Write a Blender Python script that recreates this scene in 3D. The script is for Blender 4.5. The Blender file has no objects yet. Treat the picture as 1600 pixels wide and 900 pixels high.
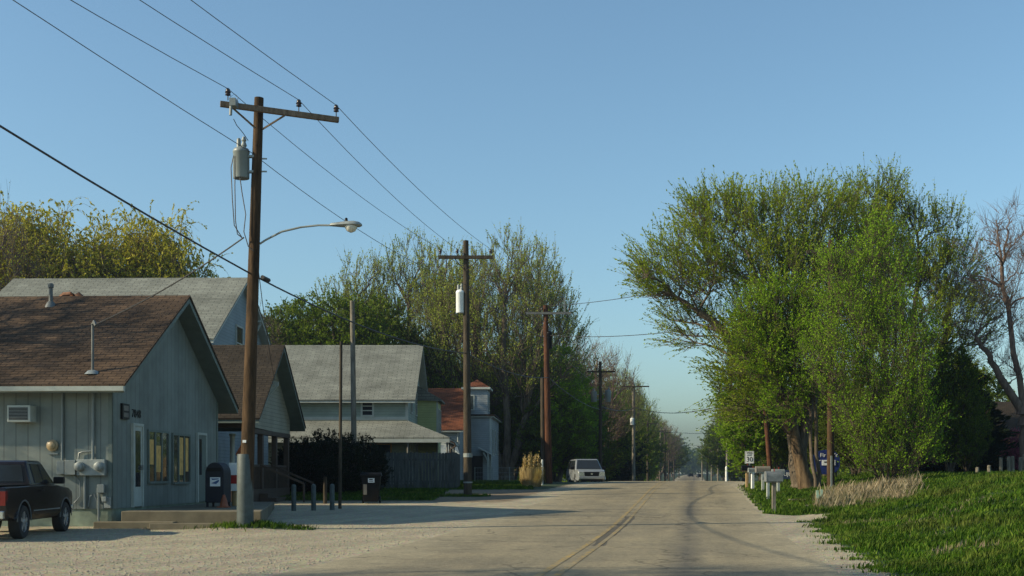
import bpy, math, random
import numpy as np
from mathutils import Vector, Matrix
random.seed(7)
SC = bpy.context.scene
COL = SC.collection
F = 1800.0      # focal length in pixels of the 1600 px wide photograph
H = 1.30        # eye height
HY = 740.0      # horizon row
RD = 0.1583     # road direction: X grows by this per metre of Y
HAZE = 0.0009    # density of the air haze

# ------------------------------------------------------------------ camera
cam_d = bpy.data.cameras.new('camera'); cam = bpy.data.objects.new('camera', cam_d); COL.objects.link(cam)
cam.location = (0, 0, H); cam.rotation_euler = (math.radians(90), 0, 0)
cam_d.sensor_width = 36; cam_d.lens = 36 * F / 1600; cam_d.shift_y = (HY - 450) / 1600
cam_d.clip_start = 0.1; cam_d.clip_end = 6000
SC.camera = cam
# ------------------------------------------------------------------ light
SUN_EL = math.radians(28); SUN_DIR = Vector((-0.973, -0.23, 0)).normalized()   # horizontal direction towards the sun
SUN_AZ = math.atan2(SUN_DIR.x, SUN_DIR.y)                                       # clockwise from +Y
W = bpy.data.worlds.new('World'); SC.world = W; W.use_nodes = True
nt = W.node_tree; nt.nodes.clear()
wo = nt.nodes.new('ShaderNodeOutputWorld'); bg = nt.nodes.new('ShaderNodeBackground'); sky = nt.nodes.new('ShaderNodeTexSky')
sky.sky_type = 'NISHITA'; sky.sun_disc = False; sky.sun_elevation = SUN_EL; sky.sun_rotation = SUN_AZ
sky.altitude = 0; sky.air_density = 1.0; sky.dust_density = 0.3; sky.ozone_density = 2.2
bg.inputs[1].default_value = 0.11
wb = nt.nodes.new('ShaderNodeMix'); wb.data_type = 'RGBA'; wb.blend_type = 'MULTIPLY'; wb.inputs[0].default_value = 1; wb.inputs[7].default_value = (.99, 1.13, 1.06, 1)
nt.links.new(sky.outputs[0], wb.inputs[6]); nt.links.new(wb.outputs[2], bg.inputs[0]); nt.links.new(bg.outputs[0], wo.inputs[0])
sun_d = bpy.data.lights.new('sun', 'SUN'); sun = bpy.data.objects.new('sun', sun_d); COL.objects.link(sun)
sun_d.energy = 5.0; sun_d.angle = math.radians(0.53); sun_d.color = (1.0, 0.86, 0.60)
to_sun = Vector((SUN_DIR.x * math.cos(SUN_EL), SUN_DIR.y * math.cos(SUN_EL), math.sin(SUN_EL)))
sun.rotation_euler = to_sun.to_track_quat('Z', 'Y').to_euler(); sun.location = (-30, -20, 40)
SC.view_settings.view_transform = 'Standard'; SC.view_settings.look = 'None'
SC.view_settings.exposure = 0.60; SC.view_settings.gamma = 1
SC.cycles.max_bounces = 6; SC.cycles.transparent_max_bounces = 8; SC.cycles.volume_bounces = 0
SC.cycles.sample_clamp_indirect = 4

# ------------------------------------------------------------------ ground height
PY = np.array([-200, -50, 0, 12, 22, 28, 34, 40, 50, 60, 70, 78, 90, 120, 170, 230, 320, 450, 600, 900, 4000.])
PZ = np.array([-.3, -.1, 0, 0, -.03, 0, .13, .28, .54, .71, .80, .80, .55, -.6, -2.0, -2.2, -1.2, -.1, .2, .4, .5])
def road_z(Y):
    Y = np.asarray(Y, float); o = np.zeros_like(Y)
    for d in (-2.5, -1.2, 0, 1.2, 2.5): o += np.interp(Y + d, PY, PZ)
    return o / 5
def sstep(a, b, x):
    t = np.clip((np.asarray(x, float) - a) / (b - a), 0, 1); return t * t * (3 - 2 * t)
def gz(X, Y):
    X = np.asarray(X, float); Y = np.asarray(Y, float); s = X - RD * Y
    p = road_z(Y)
    t = sstep(2.9, 10.5, s) * (1 - sstep(75, 140, Y)) * sstep(-20, 6, Y)
    bump = 0.05 * np.sin(X * 1.3 + 1.7 * np.sin(Y * .7)) * np.sin(Y * 1.1 + X * .4) + 0.04 * np.sin(X * 2.9 + Y * 1.7)
    z = p + (np.maximum(1.16, p + .35) - p) * t
    z += bump * sstep(3.2, 5, s) * (1 - sstep(60, 90, Y))
    z += -0.08 * np.exp(-((s - 2.8) / .45) ** 2) * sstep(30, 34, Y) * (1 - sstep(60, 80, Y)) * .6
    z += -.38 * np.exp(-((X - 4.9) ** 2 / 6 + (Y - 77) ** 2 / 14)) * sstep(-5.5, -6.2, s)
    z += (0.12 * np.exp(-((X + 6.0) ** 2 / 1.2 + (Y - 26.7) ** 2 / .5)))
    return z
def g(x, y): return float(gz(x, y))
def PX(px, Y): return (px - 800) / F * Y
def PZ_(py, Y): return H - (py - HY) / F * Y
def at(px, py, Y): return Vector((PX(px, Y), Y, PZ_(py, Y)))
def SX(s, Y): return s + RD * Y

# ------------------------------------------------------------------ materials
class NT:
    def __init__(s, name):
        s.m = bpy.data.materials.new(name); s.m.use_nodes = True; s.t = s.m.node_tree
        s.b = s.t.nodes['Principled BSDF']; s.out = s.t.nodes['Material Output']
    def n(s, t, **kw):
        x = s.t.nodes.new(t)
        for k, v in kw.items(): setattr(x, k, v)
        return x
    def l(s, a, b): s.t.links.new(a, b)
    def coord(s, kind='Object'):
        return s.n('ShaderNodeTexCoord').outputs[kind]
    def noise(s, scale, detail=4, vec=None, rough=.6):
        x = s.n('ShaderNodeTexNoise'); x.inputs['Scale'].default_value = scale; x.inputs['Detail'].default_value = detail
        x.inputs['Roughness'].default_value = rough
        s.l(vec if vec is not None else s.coord(), x.inputs['Vector']); return x.outputs['Fac']
    def ramp(s, fac, stops):
        x = s.n('ShaderNodeValToRGB'); e = x.color_ramp.elements
        while len(e) < len(stops): e.new(.5)
        for i, (p, c) in enumerate(stops):
            e[i].position = p; e[i].color = (*c, 1) if len(c) == 3 else c
        s.l(fac, x.inputs[0]); return x.outputs[0]
    def mix(s, fac, a, b, mode='MIX'):
        x = s.n('ShaderNodeMix'); x.data_type = 'RGBA'; x.blend_type = mode
        for sock, v in ((x.inputs[0], fac), (x.inputs[6], a), (x.inputs[7], b)):
            if isinstance(v, (int, float)): sock.default_value = v
            elif isinstance(v, tuple): sock.default_value = (*v, 1)
            else: s.l(v, sock)
        return x.outputs[2]
    def math(s, op, a, b=0.0, c=None):
        x = s.n('ShaderNodeMath'); x.operation = op
        for i, v in enumerate((a, b) if c is None else (a, b, c)):
            if isinstance(v, (int, float)): x.inputs[i].default_value = v
            else: s.l(v, x.inputs[i])
        return x.outputs[0]
    def bump(s, h, strength=.3, dist=.02):
        x = s.n('ShaderNodeBump'); x.inputs['Strength'].default_value = strength; x.inputs['Distance'].default_value = dist
        s.l(h, x.inputs['Height']); s.l(x.outputs[0], s.b.inputs['Normal']); return x.outputs[0]
    def base(s, c):
        if isinstance(c, tuple): s.b.inputs['Base Color'].default_value = (*c, 1)
        else: s.l(c, s.b.inputs['Base Color'])
    def rough(s, v): s.b.inputs['Roughness'].default_value = v

def m_plain(name, c, rough=.6, var=.25, scale=3, metal=0, bump=0, bscale=40):
    m = NT(name); v = m.noise(scale)
    dark = tuple(x * (1 - var) for x in c); lite = tuple(min(1, x * (1 + var)) for x in c)
    m.base(m.ramp(v, [(.3, dark), (.7, lite)])); m.rough(rough); m.b.inputs['Metallic'].default_value = metal
    if bump: m.bump(m.noise(bscale), bump, .01)
    return m.m
def m_siding(name, c, pitch=.14, vertical=False, dirt=.25, depth=.02):
    """lap boards or vertical grooves from the face's own metre coordinates"""
    m = NT(name); uv = m.coord('UV'); sp = m.n('ShaderNodeSeparateXYZ'); m.l(uv, sp.inputs[0])
    a = sp.outputs[0] if vertical else sp.outputs[1]
    fr = m.math('FRACT', m.math('DIVIDE', a, pitch))
    if vertical: h = m.math('GREATER_THAN', fr, .12)
    else: h = m.math('SUBTRACT', 1.0, fr)
    m.bump(h, 1.0, depth)
    v = m.noise(1.1, 6); c2 = tuple(x * (1 - dirt) for x in c)
    col = m.ramp(v, [(.32, c2), (.62, c)])
    edge = m.math('LESS_THAN', fr, .10)
    m.base(m.mix(m.math('MULTIPLY', edge, .55), col, tuple(x * .35 for x in c))); m.rough(.65); return m.m
def m_shingle(name, c1, c2, c3, row=.14, wid=.33):
    m = NT(name); br = m.n('ShaderNodeTexBrick'); m.l(m.coord('UV'), br.inputs['Vector'])
    br.inputs['Color1'].default_value = (*c1, 1); br.inputs['Color2'].default_value = (*c2, 1); br.inputs['Mortar'].default_value = (*c3, 1)
    br.inputs['Scale'].default_value = 1; br.inputs['Mortar Size'].default_value = .012; br.inputs['Bias'].default_value = 0
    br.inputs['Brick Width'].default_value = wid; br.inputs['Row Height'].default_value = row
    v = m.noise(.9, 6); v2 = m.noise(22, 2)
    col = m.mix(.75, br.outputs[0], m.ramp(v, [(.3, (.6, .6, .6)), (.7, (1.3, 1.3, 1.3))]), 'MULTIPLY')
    col = m.mix(.5, col, m.ramp(v2, [(.3, (.6, .6, .6)), (.7, (1.4, 1.4, 1.4))]), 'MULTIPLY')
    m.base(col); m.rough(.95); m.b.inputs['Specular IOR Level'].default_value = .12; m.bump(br.outputs['Fac'], .5, -.01); return m.m
def m_glass(name, c=(.02, .025, .03), rough=.06):
    m = NT(name); m.base(c); m.rough(rough); m.b.inputs['Specular IOR Level'].default_value = .4
    m.bump(m.noise(1.5, 1), .08, .02); return m.m
def m_bark(name, c1, c2, scale=9):
    m = NT(name); tc = m.coord(); mp = m.n('ShaderNodeMapping'); mp.inputs['Scale'].default_value = (1, 1, .18); m.l(tc, mp.inputs[0])
    v = m.noise(scale, 6, mp.outputs[0], .7); m.base(m.ramp(v, [(.35, c1), (.65, c2)])); m.rough(.9); m.b.inputs['Specular IOR Level'].default_value = .15; m.bump(v, .8, .03); return m.m
def m_leaf(name, c1, c2, c3, trans=.35, scale=.7, mott=False):
    m = NT(name); geo = m.n('ShaderNodeNewGeometry')
    v = m.noise(scale, 3)
    a = m.ramp(geo.outputs['Random Per Island'], [(0, c1), (.55, c2), (1, c3)])
    col = m.mix(.8, a, m.ramp(v, [(.35, (.7, .75, .65)), (.65, (1.2, 1.15, 1.0))]), 'MULTIPLY')
    if mott:
        q_ = m.noise(.45, 5, None, .75); col = m.mix(m.ramp(q_, [(.5, (0, 0, 0)), (.66, (.8, .8, .8))]), col, m.mix(.5, col, (.15, .125, .045)))
        col = m.mix(.8, col, m.ramp(m.noise(2.6, 4), [(.36, (.35, .4, .35)), (.6, (1.25, 1.2, 1.1))]), 'MULTIPLY')
    m.base(col); m.rough(.7); m.b.inputs['Specular IOR Level'].default_value = .1
    tr = m.n('ShaderNodeBsdfTranslucent'); m.l(m.mix(1.0, col, (1.25, 1.35, .6), 'MULTIPLY'), tr.inputs[0])
    mx = m.n('ShaderNodeMixShader'); mx.inputs[0].default_value = trans
    m.l(m.b.outputs[0], mx.inputs[1]); m.l(tr.outputs[0], mx.inputs[2]); m.l(mx.outputs[0], m.out.inputs[0]); return m.m

def asphalt_nodes(m):
    """weathered chip-seal: returns colour socket and s coordinate (metres right of the lane line)"""
    tc = m.coord(); sp = m.n('ShaderNodeSeparateXYZ'); m.l(tc, sp.inputs[0])
    s = m.math('SUBTRACT', sp.outputs[0], m.math('MULTIPLY', sp.outputs[1], RD))
    cb = m.n('ShaderNodeCombineXYZ'); m.l(s, cb.inputs[0]); m.l(m.math('MULTIPLY', sp.outputs[1], .12), cb.inputs[1])
    fine = m.noise(55, 5, tc, .8); mid = m.noise(.5, 5, tc, .6); streak = m.noise(1.3, 4, cb.outputs[0], .6)
    col = m.ramp(fine, [(.3, (.14, .122, .085)), (.5, (.235, .207, .145)), (.7, (.36, .32, .23))])
    col = m.mix(.75, col, m.ramp(mid, [(.3, (.72, .73, .76)), (.7, (1.18, 1.15, 1.08))]), 'MULTIPLY')
    col = m.mix(.8, col, m.ramp(streak, [(.3, (.74, .75, .78)), (.65, (1.12, 1.1, 1.06))]), 'MULTIPLY')
    # oily dark line along the middle of the lane, with breaks
    d = m.math('ABSOLUTE', m.math('ADD', s, .13)); wob = m.noise(.35, 3, tc)
    st = m.math('SUBTRACT', 1.0, m.math('MINIMUM', 1.0, m.math('DIVIDE', d, m.math('ADD', .12, m.math('MULTIPLY', wob, .55)))))
    st = m.math('MULTIPLY', st, m.math('MULTIPLY', m.noise(.8, 3, tc), 1.35))
    col = m.mix(m.math('MINIMUM', m.math('MULTIPLY', st, .75), .55), col, (.06, .062, .066))
    ed = m.math('MAXIMUM', m.math('DIVIDE', m.math('ADD', s, -.9), 1.0), m.math('DIVIDE', m.math('SUBTRACT', -3.9, s), 1.5))
    ed = m.math('ADD', ed, m.math('MULTIPLY', m.math('SUBTRACT', m.noise(1.6, 6, tc, .75), .5), 2.6)); ed = m.math('MINIMUM', m.math('MAXIMUM', ed, 0.0), 1.0)
    col = m.mix(m.math('MULTIPLY', ed, .85), col, m.mix(.7, m.ramp(fine, [(.3, (.175, .153, .108)), (.5, (.315, .28, .198)), (.7, (.48, .435, .325))]), m.ramp(mid, [(.3, (.78, .77, .75)), (.7, (1.12, 1.1, 1.05))]), 'MULTIPLY'))
    gr_ = m.noise(9, 6, tc, .85); col = m.mix(.8, col, m.ramp(gr_, [(.32, (.55, .55, .56)), (.5, (1, 1, 1)), (.68, (1.4, 1.38, 1.32))]), 'MULTIPLY')
    ds = m.n('ShaderNodeVectorMath', operation='ADD'); nz_ = m.n('ShaderNodeTexNoise'); nz_.inputs['Scale'].default_value = 1.5; nz_.inputs['Detail'].default_value = 5; m.l(tc, nz_.inputs['Vector']); m.l(tc, ds.inputs[0]); m.l(nz_.outputs['Color'], ds.inputs[1])
    vo_ = m.n('ShaderNodeTexVoronoi', feature='DISTANCE_TO_EDGE'); vo_.inputs['Scale'].default_value = .38; m.l(ds.outputs[0], vo_.inputs['Vector'])
    ck = m.math('MULTIPLY', m.math('LESS_THAN', vo_.outputs['Distance'], .010), m.math('GREATER_THAN', m.noise(.3, 2, tc), .47))
    col = m.mix(m.math('MULTIPLY', ck, .5), col, (.045, .042, .036))
    m.bump(m.math('ADD', fine, gr_), .6, .015); m.rough(.9); m.b.inputs['Specular IOR Level'].default_value = .15
    return col, s, sp, tc, fine

def make_road_mat():
    m = NT('road_chipseal'); col, s, sp, tc, fine = asphalt_nodes(m)
    # tar snakes and the dark patch on the centre line
    vo = m.n('ShaderNodeTexNoise'); vo.inputs['Scale'].default_value = .25; m.l(tc, vo.inputs['Vector'])
    Yw = m.math('ADD', sp.outputs[1], m.math('MULTIPLY', vo.outputs['Fac'], 1.2))
    for yy, w in ((29.2, .035), (33.6, .10), (45.0, .05), (58.5, .06), (36.3, .12)):
        a = m.math('LESS_THAN', m.math('ABSOLUTE', m.math('SUBTRACT', Yw, yy)), w)
        col = m.mix(m.math('MULTIPLY', a, .45), col, (.05, .05, .052))
    a = m.math('LESS_THAN', m.math('ABSOLUTE', m.math('ADD', s, m.math('ADD', 1.45, m.math('MULTIPLY', vo.outputs['Fac'], .7)))), .13)
    b = m.math('MULTIPLY', m.math('GREATER_THAN', Yw, 21.5), m.math('LESS_THAN', Yw, 33))
    col = m.mix(m.math('MULTIPLY', m.math('MULTIPLY', a, b), .75), col, (.06, .058, .055))
    m.base(col); return m.m
def make_line_mat(th=.50):
    m = NT('worn_yellow_paint'); col, s, sp, tc, fine = asphalt_nodes(m)
    wear = m.noise(6, 5, tc, .8); w = m.math('GREATER_THAN', wear, th)
    m.base(m.mix(m.math('MULTIPLY', w, .58), col, (.42, .27, .05))); return m.m

def make_ground_mat():
    m = NT('ground_gravel_grass_soil'); tc = m.coord()
    at_ = m.n('ShaderNodeAttribute', attribute_name='grass'); d_ = m.n('ShaderNodeAttribute', attribute_name='soil')
    fine = m.noise(38, 6, tc, .8); mid = m.noise(.55, 5, tc); big = m.noise(2.2, 4, tc)
    vr = m.n('ShaderNodeTexVoronoi'); vr.inputs['Scale'].default_value = 24; m.l(tc, vr.inputs['Vector'])
    grav = m.ramp(fine, [(.3, (.175, .153, .108)), (.5, (.315, .28, .198)), (.7, (.48, .435, .325))])
    grav = m.mix(.8, grav, m.ramp(m.noise(7, 6, tc, .85), [(.32, (.6, .6, .6)), (.5, (1, 1, 1)), (.68, (1.35, 1.33, 1.28))]), 'MULTIPLY')
    grav = m.mix(.5, grav, m.mix(.5, vr.outputs['Color'], (.6, .6, .6), 'MIX'), 'OVERLAY')
    rb = m.n('ShaderNodeCombineXYZ'); sp_ = m.n('ShaderNodeSeparateXYZ'); m.l(tc, sp_.inputs[0]); m.l(m.math('SUBTRACT', sp_.outputs[0], m.math('MULTIPLY', sp_.outputs[1], .45)), rb.inputs[0]); m.l(m.math('MULTIPLY', sp_.outputs[1], .12), rb.inputs[1])
    grav = m.mix(.7, grav, m.ramp(m.noise(1.4, 4, rb.outputs[0]), [(.35, (.76, .76, .77)), (.6, (1.1, 1.09, 1.06))]), 'MULTIPLY')
    grav = m.mix(.7, grav, m.ramp(mid, [(.3, (.72, .71, .70)), (.7, (1.15, 1.13, 1.08))]), 'MULTIPLY')
    big = m.mix(.5, big, m.noise(.6, 5, tc, .7))
    gr = m.ramp(big, [(.3, (.008, .02, .004)), (.55, (.016, .04, .006)), (.75, (.04, .045, .016))])
    so = m.ramp(fine, [(.3, (.10, .075, .045)), (.7, (.25, .19, .12))])
    n2 = m.math('MULTIPLY', m.math('SUBTRACT', m.noise(3.0, 5, tc, .7), .5), 1.4)
    fs = m.math('GREATER_THAN', m.math('ADD', d_.outputs['Fac'], n2), .5)
    fg = m.math('GREATER_THAN', m.math('ADD', at_.outputs['Fac'], n2), .5)
    m.base(m.mix(fg, m.mix(fs, grav, so), gr)); m.rough(.95); m.bump(fine, .8, .03); return m.m

M = {}
M['siding_po'] = m_siding('painted_grooved_plywood', (.175, .205, .19), .3, True, .32, .012)
M['shingle_brown'] = m_shingle('brown_shingles', (.096, .064, .042), (.068, .046, .031), (.026, .018, .013))
M['shingle_dark'] = m_shingle('dark_shingles', (.05, .04, .03), (.036, .03, .023), (.015, .012, .01))
M['shingle_grey'] = m_shingle('grey_shingles', (.20, .21, .185), (.165, .172, .152), (.07, .075, .068), .16, .5)
M['shingle_red'] = m_shingle('red_brown_shingles', (.17, .06, .03), (.12, .045, .023), (.05, .02, .012))
M['trim_white'] = m_plain('white_trim_paint', (.36, .39, .36), .5, .12)
M['trim_dim'] = m_plain('greenish_trim_paint', (.11, .14, .125), .6, .15)
M['siding_blue'] = m_siding('pale_blue_lap_siding', (.22, .27, .29))
M['siding_tan'] = m_siding('cream_lap_siding', (.26, .25, .185))
M['siding_mint'] = m_siding('mint_lap_siding', (.26, .31, .255))
M['siding_yellow'] = m_siding('pale_yellow_lap_siding', (.42, .46, .2))
M['siding_white'] = m_siding('white_lap_siding', (.26, .29, .30))
M['concrete'] = m_plain('concrete', (.125, .108, .07), .85, .3, 2, bump=.4)
M['block'] = m_plain('painted_foundation', (.17, .21, .16), .85, .3, 3, bump=.5, bscale=12)
M['glass'] = m_glass('dark_window_glass')
M['glass_warm'] = m_glass('street_reflecting_window_glass', (.05, .05, .045), .03)
M['glass_warm'].node_tree.nodes['Principled BSDF'].inputs['Specular IOR Level'].default_value = 1.0
M['painted_reflection'] = m_plain('tan_painted_reflection', (.62, .36, .10), .7, .3, 5)  # tan colour standing in for warm reflections in the office windows
M['dark'] = m_plain('dark_interior', (.03, .026, .022), .9)
M['darkwood'] = m_plain('dark_brown_paint', (.055, .035, .022), .7)
M['steel'] = m_plain('galvanised_steel', (.22, .245, .24), .5, .25, 4, .2)
M['dull'] = m_plain('dull_galvanised_pipe', (.10, .11, .11), .6, .3)
M['greybox'] = m_plain('grey_enamel', (.165, .19, .19), .45, .12)
M['white'] = m_plain('white_enamel', (.74, .76, .75), .4, .08)
M['black'] = m_plain('black_plastic', (.006, .006, .007), .45, .2)
M['black'].node_tree.nodes['Principled BSDF'].inputs['Specular IOR Level'].default_value = .2
M['pole'] = m_bark('weathered_pole_wood', (.026, .017, .010), (.088, .055, .03), 7)
M['pole_red'] = m_bark('red_brown_pole_wood', (.04, .02, .012), (.12, .052, .028), 7)
M['pole_grey'] = m_bark('grey_pole_wood', (.10, .09, .07), (.26, .235, .19), 7)
M['pole_dark'] = m_bark('dark_pole_wood', (.03, .025, .018), (.085, .068, .048), 7)
M['arm'] = m_bark('crossarm_wood', (.09, .065, .045), (.22, .165, .12), 12)
M['dull2'] = m_plain('weathered_mailbox_metal', (.13, .14, .14), .5, .3, 6)
M['arm2'] = m_plain('weathered_grey_arm', (.12, .125, .12), .7, .25)
M['guard'] = m_plain('pole_guard_metal', (.045, .062, .062), .6, .35, 6)
M['fence'] = m_bark('weathered_fence_board', (.04, .044, .042), (.10, .108, .104), 8)
M['wire'] = m_plain('black_cable', (.03, .03, .032), .6)
M['wire_grey'] = m_plain('aluminium_conductor', (.10, .10, .11), .5)
M['porcelain'] = m_plain('brown_porcelain', (.03, .02, .018), .25)
M['bark'] = m_bark('grey_brown_bark', (.055, .042, .03), (.16, .13, .095))
M['bark_sap'] = m_bark('pale_sapling_bark', (.045, .036, .024), (.14, .115, .08))
M['bark_dark'] = m_bark('dark_bark', (.035, .028, .02), (.09, .075, .055))
M['bark_tan'] = m_bark('tan_peeling_bark', (.035, .024, .014), (.17, .118, .07), 8)
M['bark_bare'] = m_bark('bare_twig_bark', (.085, .06, .05), (.19, .14, .115))
M['leaf_hero'] = m_leaf('spring_leaf', (.15, .20, .012), (.20, .265, .018), (.26, .33, .035))
M['leaf_bright'] = m_leaf('bright_spring_leaf', (.13, .24, .008), (.17, .30, .012), (.23, .36, .03))
M['leaf_bush'] = m_leaf('dense_green_leaf', (.05, .085, .006), (.10, .15, .012), (.18, .24, .03))
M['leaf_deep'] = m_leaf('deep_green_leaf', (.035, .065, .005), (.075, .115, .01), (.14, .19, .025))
M['leaf_bud'] = m_leaf('budding_leaf', (.19, .23, .04), (.27, .32, .06), (.37, .42, .10))
M['leaf_willow'] = m_leaf('yellow_green_willow_leaf', (.27, .24, .02), (.36, .33, .035), (.46, .42, .08))
M['leaf_dark'] = m_leaf('dark_evergreen_needle', (.005, .010, .003), (.009, .017, .005), (.014, .026, .008), .1)
M['leaf_pink'] = m_leaf('pink_blossom', (.22, .05, .12), (.32, .08, .18), (.38, .12, .22))
M['leaf_grass'] = m_leaf('grass_blade', (.02, .052, .003), (.043, .105, .007), (.12, .18, .026), .25, 1.2, True)
M['leaf_dry'] = m_leaf('dry_grass_blade', (.16, .13, .09), (.27, .22, .165), (.38, .33, .26), .3)
M['leaf_pampas'] = m_leaf('pampas_plume', (.30, .20, .10), (.48, .36, .20), (.62, .50, .32), .3)
M['ground'] = make_ground_mat(); M['road'] = make_road_mat(); M['line'] = make_line_mat(.52); M['line2'] = make_line_mat(.54)
M['redlight'] = m_plain('red_lens', (.16, .006, .005), .2)
M['carpaint_dark'] = m_plain('dark_maroon_car_paint', (.010, .005, .005), .22, .1)
M['carpaint_dark'].node_tree.nodes['Principled BSDF'].inputs['Coat Weight'].default_value = .15
M['carpaint_silver'] = m_plain('silver_car_paint', (.24, .26, .27), .3, .05, 3, .3)
M['chrome'] = m_plain('bright_metal', (.6, .6, .6), .2, .05, 3, .9)
M['rim'] = m_plain('wheel_rim_metal', (.42, .44, .46), .3, .1, 3, .6)
M['rubber'] = m_plain('tyre_rubber', (.015, .015, .015), .8)
M['cream_metal'] = m_plain('tan_metal', (.30, .22, .12), .4)
M['blue_mail'] = m_plain('dark_blue_enamel', (.004, .006, .014), .65)
M['label_white'] = m_plain('white_sticker', (.70, .72, .74), .5, .03)
M['label_blue'] = m_plain('blue_print', (.03, .08, .22), .5, .03)
M['sign_blue'] = m_plain('blue_sign_face', (.006, .016, .12), .5, .15)
M['orange'] = m_plain('orange_plastic', (.22, .05, .012), .5)
M['red'] = m_plain('red_enamel', (.35, .02, .015), .45)
M['wood_tan'] = m_plain('tan_wood', (.42, .28, .13), .7, .25)
M['wood_orange'] = m_plain('orange_wood_siding', (.50, .26, .10), .7, .25)
M['rust'] = m_plain('rusty_metal', (.18, .075, .035), .8, .4, 8)
M['greenpost'] = m_plain('pale_green_marker', (.35, .48, .35), .6)
M['soffit_dark'] = m_plain('unpainted_soffit', (.16, .15, .13), .8)

# ------------------------------------------------------------------ mesh helpers
def fast_mesh(name, V, Fc, nper):
    """V (n,3) floats, Fc (m,nper) ints"""
    me = bpy.data.meshes.new(name); V = np.ascontiguousarray(V, np.float32); Fc = np.ascontiguousarray(Fc, np.int32)
    me.vertices.add(len(V)); me.vertices.foreach_set('co', V.ravel())
    me.loops.add(Fc.size); me.loops.foreach_set('vertex_index', Fc.ravel())
    me.polygons.add(len(Fc)); me.polygons.foreach_set('loop_start', np.arange(0, Fc.size, nper, dtype=np.int32))
    me.update(calc_edges=True); return me
def auto_uv(me):
    uvl = me.uv_layers.new(name='UVMap')
    for p in me.polygons:
        n = p.normal; z = Vector((0, 0, 1)); t = z.cross(n)
        t = Vector((1, 0, 0)) if t.length < 1e-3 else t.normalized()
        b = n.cross(t)
        for li in p.loop_indices:
            c = me.vertices[me.loops[li].vertex_index].co
            uvl.data[li].uv = (c.dot(t), c.dot(b))
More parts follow.
